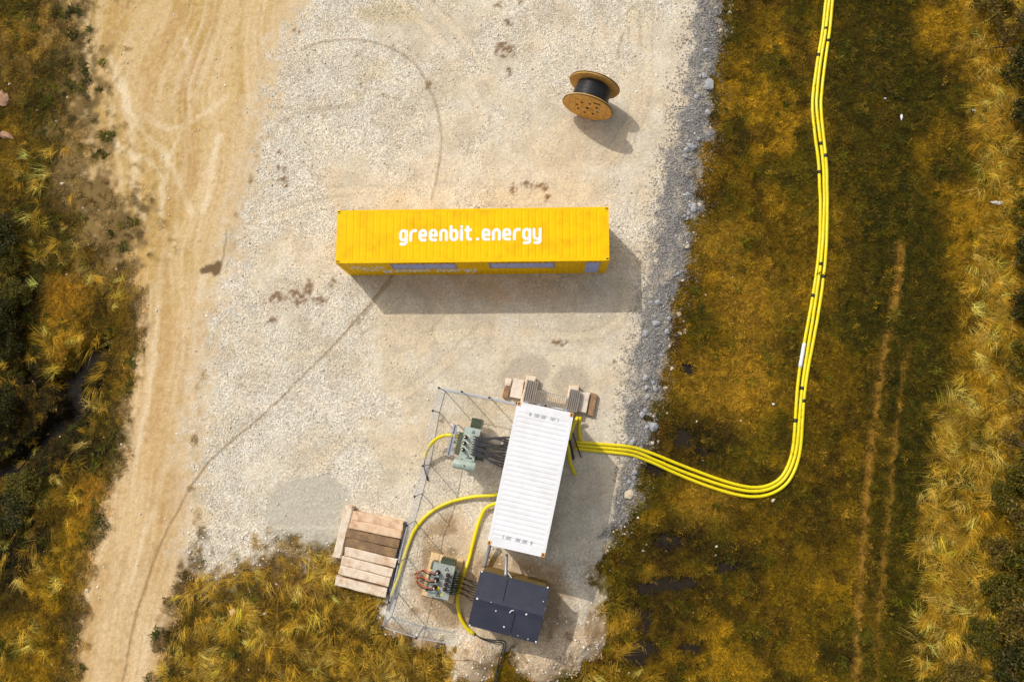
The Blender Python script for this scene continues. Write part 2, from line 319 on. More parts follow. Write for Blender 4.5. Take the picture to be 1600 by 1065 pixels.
# road: tan earth with pale wheel streaks
RC = gpts([(330, -160), (320, -40), (310, 120), (300, 260), (295, 370), (285, 480), (268, 600), (248, 720), (228, 840), (195, 960), (175, 1080), (140, 1300)])
du = seg_dist(X, Y, RC) * np.where(X > np.interp(Y, [p[1] for p in RC][::-1], [p[0] for p in RC][::-1]), 1, -1)
du = du + (fbm(X * .12, Y * .12, 90, 2) - .5) * 3.5 * sstep(3, 10, Y) + (fbm(X * .15, Y * .1, 91, 2) - .5) * .8; spk = sstep(.35, .65, fbm(X * .5, Y * .25, 92, 3))
s1 = fbm(du * 1.6, Y * 0.16 + X * 0.02, 55, 5, 0.6); s2 = fbm(du * 5.5 + 3, Y * 0.16, 57, 4, .6); s3 = fbm(du * 9, Y * 0.3, 67, 3); nf = fbm(X * 5, Y * 5, 68, 3)
R_ = np.zeros_like(C) + np.array(A(203, 170, 120))
R_ = over(R_, (186, 154, 84), sstep(4, 9, Y) * sstep(0.34, 0.52, n2 * .6 + s1 * .4) * 0.8)
R_ = over(R_, (224, 196, 152), sstep(0.45, 0.66, s1) * 0.55); R_ = over(R_, (188, 150, 94), sstep(0.50, 0.34, s1) * 0.45)
R_ = over(R_, (232, 214, 184), sstep(0.52, 0.74, s2) * 0.36 * spk); R_ = over(R_, (186, 150, 98), sstep(0.46, 0.30, s2) * 0.4 * spk)
R_ = over(R_, (234, 218, 190), sstep(0.58, 0.74, s3) * 0.2 * spk); R_ = over(R_, (172, 138, 90), sstep(0.40, 0.26, s3) * 0.3 * (1 - spk * .5))
R_ = over(R_, (218, 190, 146), sstep(0.45, 0.7, nf) * 0.3); R_ = over(R_, (176, 142, 92), sstep(0.42, 0.25, nf) * 0.35)
R_ = over(R_, (218, 196, 162), sstep(1.6, 0.1, sd_pad) * 0.5)
for i, pts in enumerate(([(168, 85), (195, 150), (205, 220), (208, 290), (225, 340)], [(165, 215), (200, 240), (245, 262), (252, 330), (262, 400)], [(290, 60), (296, 140), (292, 220), (280, 300), (272, 380)], [(345, 210), (330, 270), (320, 330)],
                         [(255, 400), (246, 500), (235, 600), (215, 700)], [(320, 420), (305, 500), (292, 600), (280, 680)], [(262, 700), (240, 790), (222, 850), (205, 950)], [(180, 120), (215, 190), (262, 250), (300, 330)], [(330, 60), (300, 160), (262, 250), (248, 330)], [(230, 180), (262, 200), (300, 190), (350, 150)])):
    R_ = over(R_, (236, 218, 184), sstep(0.26, 0.03, seg_dist(X * .6 + w1x * .4, Y, gpts(catmull(pts, 20))) + rag * 0.35) * 0.5 * np.clip(s1 * 2 - .3, 0, 1))
C = C * (1 - W_road[..., None]) + R_ * W_road[..., None]
# gravel pad: pale fines and coarse whitish stone
Xw = X + 9 * (n1 - .5) + 5 * (n2 - .5); Yw = Y + 8 * (fbm(X * .3, Y * .3, 93, 3) - .5)
co = fbm(X * 0.33 + 4, Y * 0.33, 58, 5) + 0.22 * sstep(2.6, 0.2, np.abs(sd_pad)) * (X < 0) + 0.18 * sstep(0, -9, Yw) - 0.14 * sstep(-11, -1, Xw) * sstep(18, 3, Yw) * sstep(-5, 4, Yw) + 0.18 * sstep(-5, -12, Xw)
COARSE = sstep(0.42, 0.72, co + .25 * (n3 - .5)) * sstep(.2, -1.2, sd_pad + rag * 2.5 + 1.5 * (n3 - .5) * softw)
for px, py, a, b, v in ((560, 190, 3.2, 2.4, .6), (480, 90, 2.2, 2.2, .6), (720, 270, 4.5, 1.2, -.8), (640, 540, 2.6, 2.2, -.7), (830, 560, 3, 1.6, -.7), (900, 250, 2.6, 2.5, -.7), (980, 120, 1.2, 4.0, -.4), (700, 760, 1.6, 2.0, .4), (950, 740, .9, 2.2, -.9), (905, 900, 1.2, .7, .9)):
    m_ = blob(px, py, a, b, 1.3, int(px) % 97); COARSE = np.clip(COARSE + v * m_, 0, 1)
P_ = np.zeros_like(C) + np.array(A(213, 199, 174))
P_ = over(P_, (217, 197, 164), sstep(0.48, 0.66, n1) * 0.6); P_ = over(P_, (208, 197, 178), sstep(0.5, 0.68, n2) * 0.5)
P_ = over(P_, (216, 208, 192), COARSE * 0.8)
P_ = over(P_, (200, 178, 120), (blob(610, 20, 1.7, .6, .9, 91) + blob(590, 110, .9, .5, .9, 92) * .7 + blob(550, 150, .5, .35, .9, 93) * .7) * 0.55)
P_ = over(P_, (214, 178, 140), (blob(760, 450, 3.5, 1.0, 1, 94) * 0.5))
m1 = fbm(X * 1.1, Y * 1.1, 95, 5, .6); m2 = fbm(X * 2.6 + 5, Y * 2.6, 96, 4, .6)
P_ = over(P_, (190, 172, 144), sstep(.50, .68, m1) * .4); P_ = over(P_, (230, 221, 204), sstep(.48, .32, m1) * .4); P_ = over(P_, (196, 184, 164), sstep(.52, .70, m2) * .45); P_ = over(P_, (228, 212, 184), sstep(.46, .30, m2) * .4)
for pts in ([(400, 330), (520, 300), (700, 300), (900, 290), (1000, 180), (1010, 20)], [(380, 360), (520, 315), (700, 312), (880, 300), (985, 190), (990, 20)], [(420, 560), (560, 540), (760, 520), (940, 520), (985, 440), (1005, 300)], [(600, -20), (700, 80), (760, 200), (740, 300)], [(640, -20), (735, 75), (795, 200), (780, 300)], [(470, 700), (560, 620), (640, 560), (700, 500)], [(500, 720), (600, 640), (680, 580), (760, 510)]):
    dt = seg_dist(X, Y, gpts(catmull(pts, 25))) + (m2 - .5) * .25
    P_ = over(P_, (226, 206, 172), sstep(.30, .10, dt) * .4 * sstep(.35, .6, m1 * .5 + n2 * .5)); P_ = over(P_, (180, 160, 130), sstep(.08, .02, np.abs(dt - .28)) * .35 * sstep(.42, .58, n2))
GREYP = np.clip(blob(486, 803, 2.05, 1.72, .22, 95, .35), 0, 1)
P_ = over(P_, (192, 184, 166), GREYP); COARSE = COARSE * (1 - 0.95 * GREYP)
wet2 = np.clip(blob(828, 578, .95, .75, .3, 96, .5) + blob(893, 598, .85, .75, .3, 97, .5) + blob(800, 592, .6, .5, .3, 98, .5), 0, 1)
P_ = over(P_, (184, 172, 152), wet2 * 0.85)
comp = sstep(0.3, -0.5, poly_sd(X, Y, gpts([(720, 785), (660, 820), (640, 900), (625, 960), (740, 1000), (860, 1010), (905, 970), (880, 880), (760, 860)])))
P_ = over(P_, (208, 178, 138), comp * (0.35 + 0.5 * n3)); P_ = over(P_, (140, 112, 76), comp * .8 * sstep(0.46, 0.62, fbm(X * 1.1, Y * 1.1, 88, 4)) * 0.8); COARSE *= (1 - .7 * comp)
P_ = over(P_, (150, 118, 60), (blob(775, 880, .45, .35, .8, 99) + blob(930, 900, .5, .5, .9, 100) * .8) * .6)
C = C * (1 - W_pad[..., None]) + P_ * W_pad[..., None]
heap = np.clip(blob(742, 1030, .9, .85, .4, 101) + blob(842, 1030, 1.0, .95, .4, 102) + blob(885, 1010, 1.1, .9, .4, 103) + blob(930, 985, .5, 1.0, .5, 104) + blob(620, 985, .6, .3, .5, 105) + blob(660, 1003, .7, .3, .5, 106), 0, 1); C = over(C, (210, 184, 150), heap * 0.9); C = over(C, (140, 110, 72), heap * sstep(.5, .68, fbm(X * 2.2, Y * 2.2, 94, 4)) * .7)
C = over(C, (138, 134, 130), W_rub * (0.85 + 0.15 * sstep(.4, .6, n3))); C = over(C, (206, 192, 166), W_rub * sstep(0.60, 0.74, fbm(X * 2.2, Y * 2.2, 59, 3)) * 0.5)
# tyre lines and mud marks on the pad
TRK = [([(470, 78), (500, 66), (560, 62), (612, 76), (650, 102), (676, 148), (688, 200), (688, 250), (674, 310)], .05, .55), ([(612, 430), (575, 478), (530, 530), (480, 580), (420, 640), (355, 694), (312, 738), (282, 790), (252, 845), (228, 910), (206, 985), (190, 1075), (170, 1200)], .045, .7),
       ([(610, 440), (585, 470), (560, 505)], .07, .5), ([(400, 230), (440, 190), (480, 172), (560, 165)], .12, .25), ([(974, 52), (966, 82)], .05, .6)]
for pts, w, a in TRK:
    d = seg_dist(X + 0.12 * (n3 - .5), Y, gpts(catmull(pts, 20))); C = over(C, (138, 112, 76), sstep(w * 1.9, w * 0.5, d) * a * np.clip(0.45 + 1.1 * fbm(X * 2, Y * 2, 66, 3), 0, 1) * sstep(0.2, 0.45, W_pad + W_road))
SP = [(672, 132, .2, .17), (789, 78, .34, .3), (793, 35, .2, .22), (795, 112, .1, .2), (778, 8, .15, .1), (812, 4, .12, .1), (463, 51, .16, .16), (438, 265, .2, .15), (440, 281, .22, .18), (436, 236, .1, .1), (448, 290, .08, .1), (957, 567, .12, .22), (825, 288, .25, .12), (848, 292, .2, .15), (800, 295, .15, .2), (855, 308, .12, .1), (430, 465, .3, .2), (465, 462, .35, .3), (482, 452, .2, .3),
      (500, 470, .25, .2), (520, 440, .15, .2), (425, 500, .2, .15), (745, 325, .1, .1), (598, 148, .07, .07), (652, 86, .06, .06), (873, 535, .3, .1), (690, 656, .1, .1)]
spot = np.zeros_like(X)
for i, (px, py, a, b) in enumerate(SP): spot = np.maximum(spot, blob(px, py, a * 1.25, b * 1.25, .9, 120 + i, 2.0, 2.6))
spot *= sstep(.3, .55, fbm(X * 6, Y * 6, 89, 3)); C = over(C, (116, 82, 46), spot * 0.85); COARSE *= (1 - spot); Z += spot * 0.03
# darker patch with a thin tail on the road
DARK_PATCH = gpts([(311, 422), (314, 428), (322, 427), (330, 425), (334, 432), (342, 428), (346, 418), (347, 409), (340, 406), (334, 412), (326, 413), (319, 415)])
dark_patch = np.maximum(sstep(0.06, -0.06, poly_sd(X, Y, DARK_PATCH)), 0.6 * sstep(.06, .02, seg_dist(X, Y, gpts([(347, 408), (351, 385), (354, 360)]))))
C = over(C, (106, 84, 56), dark_patch * 0.92)
C *= (0.93 + 0.14 * RNG.random(X.shape))[..., None]
COARSE = COARSE * W_pad * (1 - W_rub)
PEB = np.clip(COARSE + 0.8 * W_rub + 0.35 * W_pad, 0, 1)

# ---- terrain material: base colour from the soil map, grain and relief procedural
def terrain_mat():
    m = bpy.data.materials.new('terrain'); m.use_nodes = True; N = m.node_tree.nodes; L = m.node_tree.links; b = N['Principled BSDF']
    b.inputs['Roughness'].default_value = 0.95; b.inputs['Specular IOR Level'].default_value = 0.15
    a = N.new('ShaderNodeAttribute'); a.attribute_name = 'soil'; pb = N.new('ShaderNodeAttribute'); pb.attribute_name = 'peb'
    geo = N.new('ShaderNodeNewGeometry')
    def noise(s, d=4, r=0.6):
        n = N.new('ShaderNodeTexNoise'); n.inputs['Scale'].default_value = s; n.inputs['Detail'].default_value = d; n.inputs['Roughness'].default_value = r; L.new(geo.outputs['Position'], n.inputs['Vector']); return n.outputs[0]
    def rng(s, a0, a1, b0, b1):
        r = N.new('ShaderNodeMapRange'); L.new(s, r.inputs[0]); r.inputs[1].default_value = a0; r.inputs[2].default_value = a1; r.inputs[3].default_value = b0; r.inputs[4].default_value = b1; return r.outputs[0]
    def mth(op, x, y):
        q = N.new('ShaderNodeMath'); q.operation = op
        for k, v in ((0, x), (1, y)):
            if hasattr(v, 'links'): L.new(v, q.inputs[k])
            else: q.inputs[k].default_value = v
        return q.outputs[0]
    f1 = rng(noise(9, 6, 0.7), 0.3, 0.7, 0.84, 1.16); f2 = rng(noise(45, 3), 0.3, 0.7, 0.86, 1.14)
    vo = N.new('ShaderNodeTexVoronoi'); vo.inputs['Scale'].default_value = 15; L.new(geo.outputs['Position'], vo.inputs['Vector'])
    sx = N.new('ShaderNodeSeparateColor'); L.new(vo.outputs['Color'], sx.inputs[0]); vr = rng(sx.outputs[0], 0, 1, -0.24, 0.26)
    vf = mth('ADD', mth('MULTIPLY', vr, pb.outputs['Fac']), 1.0)
    fac = mth('MULTIPLY', mth('MULTIPLY', f1, f2), vf)
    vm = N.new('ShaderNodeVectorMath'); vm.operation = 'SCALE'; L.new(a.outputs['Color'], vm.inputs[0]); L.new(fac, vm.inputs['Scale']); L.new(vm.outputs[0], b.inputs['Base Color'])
    vd = rng(vo.outputs['Distance'], 0, 0.6, 1, 0); h = mth('ADD', mth('MULTIPLY', vd, pb.outputs['Fac']), mth('MULTIPLY', noise(30, 5), 0.6))
    bp = N.new('ShaderNodeBump'); bp.inputs['Strength'].default_value = 0.7; bp.inputs['Distance'].default_value = 0.03; L.new(h, bp.inputs['Height']); L.new(bp.outputs[0], b.inputs['Normal'])
    return m
M_TERR = terrain_mat()

cls = np.where(W_rub > 0.5, 3, np.where(W_pad > 0.5, 2, np.where((W_road > 0.5) | (W_road + W_pad > .7), 1, 0)))
cls = np.maximum(cls, np.where(heap > 0.5, 2, 0))
fc = cls[:-1, :-1]
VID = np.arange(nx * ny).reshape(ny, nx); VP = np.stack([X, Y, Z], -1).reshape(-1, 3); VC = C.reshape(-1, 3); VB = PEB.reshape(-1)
def sheet(name, mask, skirt=False):
    q = np.stack([VID[:-1, :-1][mask], VID[:-1, 1:][mask], VID[1:, 1:][mask], VID[1:, :-1][mask]], 1)
    u, inv = np.unique(q, return_inverse=True); inv = inv.reshape(q.shape)
    v = VP[u]; c = VC[u]; p = VB[u]
    if skirt:
        n = len(v); B = 420.0
        ex = np.array([(-B, -B, ZM), (GX0, -B, ZM), (GX1, -B, ZM), (B, -B, ZM), (-B, GY0, ZM), (GX0, GY0, ZM), (GX1, GY0, ZM), (B, GY0, ZM), (-B, GY1, ZM), (GX0, GY1, ZM), (GX1, GY1, ZM), (B, GY1, ZM), (-B, B, ZM), (GX0, B, ZM), (GX1, B, ZM), (B, B, ZM)])
        v = np.vstack([v, ex]); c = np.vstack([c, np.tile(A(96, 76, 20), (16, 1))]); p = np.concatenate([p, np.zeros(16)])
        eq = [[n + r * 4 + k, n + r * 4 + k + 1, n + r * 4 + k + 5, n + r * 4 + k + 4] for r in range(3) for k in range(3) if not (r == 1 and k == 1)]; inv = np.vstack([inv, eq])
    m = bpy.data.meshes.new(name); m.vertices.add(len(v)); m.vertices.foreach_set('co', v.ravel().astype(np.float32))
    m.loops.add(inv.size); m.loops.foreach_set('vertex_index', inv.ravel().astype(np.int32)); m.polygons.add(len(inv))
    m.polygons.foreach_set('loop_start', np.arange(0, inv.size, 4, dtype=np.int32)); m.update(calc_edges=True); m.validate()
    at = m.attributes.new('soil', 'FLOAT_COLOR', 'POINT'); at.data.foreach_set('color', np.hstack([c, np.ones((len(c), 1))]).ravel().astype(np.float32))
    at = m.attributes.new('peb', 'FLOAT', 'POINT'); at.data.foreach_set('value', p.astype(np.float32))
    m.shade_smooth(); m.materials.append(M_TERR); o = bpy.data.objects.new(name, m); COL.objects.link(o); o['kind'] = 'structure'; return o
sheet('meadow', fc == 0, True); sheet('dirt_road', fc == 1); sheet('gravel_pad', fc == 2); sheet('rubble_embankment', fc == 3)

# standing water
def water(name, pts, z):
    mb = MB(); c = np.mean(pts, 0); n = len(pts); mb.add([(x, y, z) for x, y in pts], [tuple(range(n))]); o = mb.build(name, M_WATER); o['kind'] = 'structure'; return o
def ring(cx, cy, a, b, n=22): return [(cx + a * math.cos(2 * PI * k / n), cy + b * math.sin(2 * PI * k / n)) for k in range(n)]
for px, py, a, b in PUD:
    p = on_ground(px, py); water('puddle', ring(p[0], p[1], a * 1.5, b * 1.5), p[2] + 0.085)
dl = catmull([(x, y, 0) for x, y in DITCH], 0.4); L_, R2 = [], []
for i, p in enumerate(dl):
    t = dl[min(i + 1, len(dl) - 1)] - dl[max(i - 1, 0)]; t = t / np.linalg.norm(t); nrm = np.array([-t[1], t[0], 0]); L_.append((p + nrm * 0.8)[:2]); R2.append((p - nrm * 0.8)[:2])
mb = MB(); n = len(L_); mb.add([(x, y, -0.80) for x, y in L_] + [(x, y, -0.80) for x, y in R2], [(i, n + i, n + i + 1, i + 1) for i in range(n - 1)]); o = mb.build('ditch_water', M_MUD); o['kind'] = 'structure'

# ================================================================== SCATTER
def scatter(name, P, rot, scl, col, protos, idx=None):
    m = bpy.data.meshes.new(name); m.vertices.add(len(P)); m.vertices.foreach_set('co', np.asarray(P, np.float32).ravel())
    def att(n, t, key, d): a = m.attributes.new(n, t, 'POINT'); a.data.foreach_set(key, np.ascontiguousarray(d).ravel())
    att('rot', 'FLOAT_VECTOR', 'vector', np.asarray(rot, np.float32)); att('scl', 'FLOAT_VECTOR', 'vector', np.asarray(scl, np.float32))
    att('icol', 'FLOAT_COLOR', 'color', np.hstack([col, np.ones((len(P), 1))]).astype(np.float32))
    att('idx', 'INT', 'value', (RNG.integers(0, len(protos), len(P)) if idx is None else idx).astype(np.int32))
    o = bpy.data.objects.new(name, m); COL.objects.link(o); o['kind'] = 'stuff'
    c = bpy.data.collections.new(name + '_kinds')
    for q in protos: c.objects.link(q)
    ng = bpy.data.node_groups.new(name, 'GeometryNodeTree'); ng.interface.new_socket('Geometry', in_out='INPUT', socket_type='NodeSocketGeometry'); ng.interface.new_socket('Geometry', in_out='OUTPUT', socket_type='NodeSocketGeometry')
    N = ng.nodes; L = ng.links; gi = N.new('NodeGroupInput'); go = N.new('NodeGroupOutput'); ip = N.new('GeometryNodeInstanceOnPoints')
    ci = N.new('GeometryNodeCollectionInfo'); ci.inputs['Collection'].default_value = c; ci.inputs['Separate Children'].default_value = True; ci.inputs['Reset Children'].default_value = True
    def na(n, t): a = N.new('GeometryNodeInputNamedAttribute'); a.data_type = t; a.inputs['Name'].default_value = n; return a.outputs['Attribute']
    er = N.new('FunctionNodeEulerToRotation'); L.new(na('rot', 'FLOAT_VECTOR'), er.inputs[0])
    L.new(gi.outputs[0], ip.inputs['Points']); L.new(ci.outputs[0], ip.inputs['Instance']); ip.inputs['Pick Instance'].default_value = True
    L.new(na('idx', 'INT'), ip.inputs['Instance Index']); L.new(er.outputs[0], ip.inputs['Rotation']); L.new(na('scl', 'FLOAT_VECTOR'), ip.inputs['Scale'])
    L.new(ip.outputs[0], go.inputs[0]); md = o.modifiers.new('scatter', 'NODES'); md.node_group = ng; return o
def proto(name, v, f, m, vcol=None):
    me = bpy.data.meshes.new(name); me.from_pydata([tuple(map(float, p)) for p in v], [], f); me.update(); me.materials.append(m)
    if vcol is not None:
        a = me.attributes.new('vcol', 'FLOAT_COLOR', 'POINT'); a.data.foreach_set('color', np.hstack([vcol, np.ones((len(vcol), 1))]).astype(np.float32).ravel())
    return bpy.data.objects.new(name, me)
def blade_proto(name, n, rad, hmin, hmax, wid, lean, bias=0.0, seg=2, sd=1, droop=0.3):
    r = np.random.default_rng(sd); V = []; F = []; VC_ = []
    for _ in range(n):
        a = r.random() * 2 * PI; q = rad * math.sqrt(r.random()); x, y = q * math.cos(a), q * math.sin(a)
        L = r.uniform(hmin, hmax); th = r.random() * 2 * PI; dx, dy = math.cos(th) * lean + bias, math.sin(th) * lean; tone = r.uniform(0.5, 1.6); hue = r.uniform(-.08, .08)
        up = max(0.25, 1 - 0.5 * math.hypot(dx, dy)); nl = math.sqrt(dx * dx + dy * dy + up * up); dx, dy, up = dx / nl, dy / nl, up / nl
        s = math.atan2(dy, dx) + PI / 2; wx, wy = math.cos(s) * wid / 2, math.sin(s) * wid / 2; b = len(V)
        for k in range(seg + 1):
            t = k / seg; zz = max(0.004, L * up * (t - droop * t * t)); hw = 1 - 0.85 * t
            V += [(x + dx * L * t - wx * hw, y + dy * L * t - wy * hw, zz), (x + dx * L * t + wx * hw, y + dy * L * t + wy * hw, zz)]; VC_ += [(tone * (1 + hue), tone, tone * (1 - hue))] * 2
        F += [(b + 2 * k, b + 2 * k + 1, b + 2 * k + 3, b + 2 * k + 2) for k in range(seg)]
    return proto(name, V, F, M_GRASS, np.array(VC_))
def rock_mesh(sd, sub=1, flat=0.6, jag=0.35):
    import bmesh
    r = random.Random(sd); bm = bmesh.new(); bmesh.ops.create_icosphere(bm, subdivisions=sub, radius=1.0)
    ax = Vector((r.uniform(.8, 1.25), r.uniform(.65, 1.0), flat * r.uniform(.8, 1.2)))
    for v in bm.verts:
        k = 1 + r.uniform(-jag, jag * .6); v.co = Vector((v.co.x * ax.x * k, v.co.y * ax.y * k, v.co.z * ax.z * k))
    V = [tuple(v.co) for v in bm.verts]; bm.verts.index_update(); F = [tuple(v.index for v in f.verts) for f in bm.faces]; bm.free(); return V, F

VEG = np.clip(1 - np.maximum(W_pad + W_road, np.maximum(W_rub, heap)), 0, 1) ** 1.3
def rand_pts(n, x0=-31, x1=25.8, y0=-13.8, y1=25): return RNG.uniform(x0, x1, n), RNG.uniform(y0, y1, n)
def keep(x, y, dens): k = RNG.random(len(x)) < samp(dens, x, y); return x[k], y[k]
def place(name, x, y, s0, s1, protos, colmul=(0.7, 1.35), rz=None, tilt=0.15, dz=0.0, tint=None, mix=0.0, zs=None):
    n = len(x); P = np.stack([x, y, hz(x, y) + dz], 1); rot = np.stack([RNG.normal(0, tilt, n), RNG.normal(0, tilt, n), RNG.uniform(0, 2 * PI, n) if rz is None else rz], 1)
    s = RNG.uniform(s0, s1, n); scl = np.stack([s, s, s * (1 if zs is None else zs)], 1); c = samp(C, x, y)
    if tint is not None:
        t = np.array([A(*q) for q in tint])[RNG.integers(0, len(tint), n)]; mm = np.clip(mix + RNG.normal(0, .12, n), 0, 1)[:, None]; c = c * (1 - mm) + t * mm
    c = c * RNG.uniform(colmul[0], colmul[1], n)[:, None]
    return scatter(name, P, rot, scl, np.clip(c, 0, .9), protos)

# short grass over all the meadow
G1 = [blade_proto('grass_tuft', 36, .2, .05, .16, .028, .8, seg=1, sd=i) for i in range(5)]
x, y = rand_pts(130000); x, y = keep(x, y, VEG * (1 - .7 * pud) * (1 - .75 * np.maximum(rut1, rut2)) * (1 - .85 * soil) * (1 - ditch) * (1 - .35 * DARKM))
place('short_grass', x, y, .45, 1.25, G1, (0.55, 2.0), tint=[(168, 126, 20), (110, 94, 8), (74, 78, 4), (190, 152, 48)], mix=.1)
# long dry grass: hedge side, western bank and south of the pad
G2 = [blade_proto('dry_tuft', (46, 40, 34, 30, 22, 50)[i], (.22, .3, .16, .35, .4, .25)[i], .3, (1.0, 1.3, .9, 1.2, 1.5, .8)[i], .016, (.5, .35, .9, .5, .3, 1.0)[i], (.7, 1.0, .2, .8, 1.1, .1)[i], 4, 20 + i, .7) for i in range(6)]
flow = fbm(X * .35, Y * .35, 83, 3) * 9
hedge_l = np.interp(Y, [p[1] for p in gpts([(1440, 1065), (1430, 900), (1440, 780), (1470, 640), (1500, 520), (1508, 400), (1530, 250), (1510, 120), (1500, 0)], ZM)], [p[0] for p in gpts([(1440, 1065), (1430, 900), (1440, 780), (1470, 640), (1500, 520), (1508, 400), (1530, 250), (1510, 120), (1500, 0)], ZM)])
dh = X - hedge_l + (n3 - .5) * 1.4
D2 = sstep(-.3, .5, dh) * sstep(7.5, 3.6, dh) * (0.6 + 0.9 * sstep(.36, .54, n2))
D2 += VEG * sstep(-4.2, -5.4, Y + (n3 - .5) * 1.6) * (X < -4.5) * (X > -19.5) * 1.1 * sstep(0.0, .8, sd_road) * (0.35 + sstep(.36, .58, n2))
D2 += VEG * (1 - .8 * DARKM) * (X < -20) * (sd_road > 1.2) * sstep(.46, .62, n2 * .6 + n1 * .4) * .7 * (Y < 15)
D2 += VEG * (sstep(1.2, .5, np.abs(seg_dist(X, Y, gpts([(940, 1060), (960, 960), (985, 1050)])))) * .35)
D2 = np.clip(D2, 0, 1) * (1 - W_pad) * (1 - W_road)
hb = sstep(-.3, .6, dh) * sstep(3.8, 2.2, dh); C = over(C, (164, 126, 34), hb * (.35 + .5 * sstep(.4, .6, n3)))
x, y = rand_pts(56000); x, y = keep(x, y, D2 * (.55 + .35 * hb))
place('long_dry_grass', x, y, .32, .95, G2, (0.55, 1.75), rz=samp(flow, x, y) + RNG.normal(0, .8, len(x)), tint=[(228, 184, 60), (202, 158, 38), (238, 204, 100), (156, 122, 26), (196, 156, 50)], mix=.84)
# green weeds and low bramble among the grass
G3 = [blade_proto('weed_tuft', 46, .16, .08, .28, .05, .9, 0, 1, 40 + i) for i in range(3)]
D3 = VEG * (.25 * sstep(.52, .66, fbm(X * .7, Y * .7, 86, 4)) + .5 * sstep(0.0, 1.2, dh) + .35 * (X < -21) * sstep(.45, .6, n2) + .35 * sstep(.9, .1, np.abs(sd_road - .5)) * (Y < 6)) * (1 - pud)
x, y = rand_pts(15000); x, y = keep(x, y, np.clip(D3, 0, 1)); place('green_weeds', x, y, .6, 1.4, G3, (.7, 1.5), tint=[(80, 80, 6), (60, 66, 6), (98, 94, 12)], mix=.75)
# pebbles
S1 = [proto('pebble', *rock_mesh(300 + i, 1, .6), M_STONE) for i in range(5)]
pale = [(238, 231, 216), (222, 210, 190), (202, 192, 176), (246, 242, 232), (218, 198, 164)]
x, y = rand_pts(190000, -19, 9, -12, 24); x, y = keep(x, y, np.clip(COARSE * .6 + .10 * W_pad * (1 - GREYP) + .02 * W_pad, 0, 1) * (W_pad > .3))
place('gravel', x, y, .010, .040, S1, (.82, 1.18), tint=pale, mix=.55, tilt=.5, dz=.004)
x, y = rand_pts(60000, 2, 12, -8, 24); ed = np.clip(W_rub * .9 + .8 * sstep(.9, .1, np.abs(sd_rub - .1)) * (X > 3), 0, 1)
x, y = keep(x, y, ed); place('rubble', x, y, .015, .06, S1, (.8, 1.12), tint=[(160, 157, 154), (146, 142, 138), (178, 173, 166), (204, 194, 178), (126, 122, 117)], mix=.6, tilt=.6, dz=.01)
x, y = rand_pts(22000, -24, 9, -12, 24); x, y = keep(x, y, np.clip(sstep(.8, .0, np.abs(sd_pad)) * .6 * (Y < -4) + .9 * blob(350, 872, 1.9, 1.2, .9, 133) * W_pad + .05 * W_pad + .16 * COARSE + .35 * heap + .25 * comp + .02 * VEG + .02 * W_road, 0, 1)); place('scattered_stones', x, y, .03, .075, S1, (.8, 1.15), tint=pale, mix=.9, tilt=.5, dz=.01)
# ================================================================== MARKINGS (flat print built as thin sheets from stroke outlines)
def sdf_sheet(strokes, half, step, put, pad=0.0):
    """strokes: list of polylines in 2D; returns (verts, faces) of the union of round strokes; put(x,y)->3D"""
    al = np.array([p for s in strokes for p in s]); x0, y0 = al.min(0) - half - 2 * step; x1, y1 = al.max(0) + half + 2 * step
    gx_ = np.arange(x0, x1 + step, step); gy_ = np.arange(y0, y1 + step, step); XX, YY = np.meshgrid(gx_, gy_)
    D = np.full(XX.shape, 1e9)
    for s in strokes:
        D = np.minimum(D, np.hypot(XX - s[0][0], YY - s[0][1])) if len(s) == 1 else np.minimum(D, seg_dist(XX, YY, s))
    D = D - half; V = []; F = []; idx = {}
    def vid(key, p):
        if key not in idx: idx[key] = len(V); V.append(put(*p))
        return idx[key]
    for j in range(len(gy_) - 1):
        for i in range(len(gx_) - 1):
            cs = [(i, j), (i + 1, j), (i + 1, j + 1), (i, j + 1)]; d = [D[b, a] for a, b in cs]
            if min(d) > 0: continue
            poly = []
            for k in range(4):
                (a, b), (a2, b2) = cs[k], cs[(k + 1) % 4]; u, w = d[k], d[(k + 1) % 4]
                if u <= 0: poly.append(vid((a, b), (gx_[a], gy_[b])))
                if (u <= 0) != (w <= 0):
                    t = u / (u - w); key = tuple(sorted(((a, b), (a2, b2)))); poly.append(vid(key, (gx_[a] + t * (gx_[a2] - gx_[a]), gy_[b] + t * (gy_[b2] - gy_[b]))))
            if len(poly) >= 3: F.append(tuple(poly))
    return V, F
def arc(cx, cy, r, a0, a1, n=8, ry=None): return [(cx + r * math.cos(math.radians(a0 + (a1 - a0) * k / n)), cy + (ry or r) * math.sin(math.radians(a0 + (a1 - a0) * k / n))) for k in range(n + 1)]
def rr(x0, y0, x1, y1, r=.3, n=6):
    p = arc(x1 - r, y1 - r, r, 0, 90, n) + arc(x0 + r, y1 - r, r, 90, 180, n) + arc(x0 + r, y0 + r, r, 180, 270, n) + arc(x1 - r, y0 + r, r, 270, 360, n); return p + [p[0]]
w_ = .62
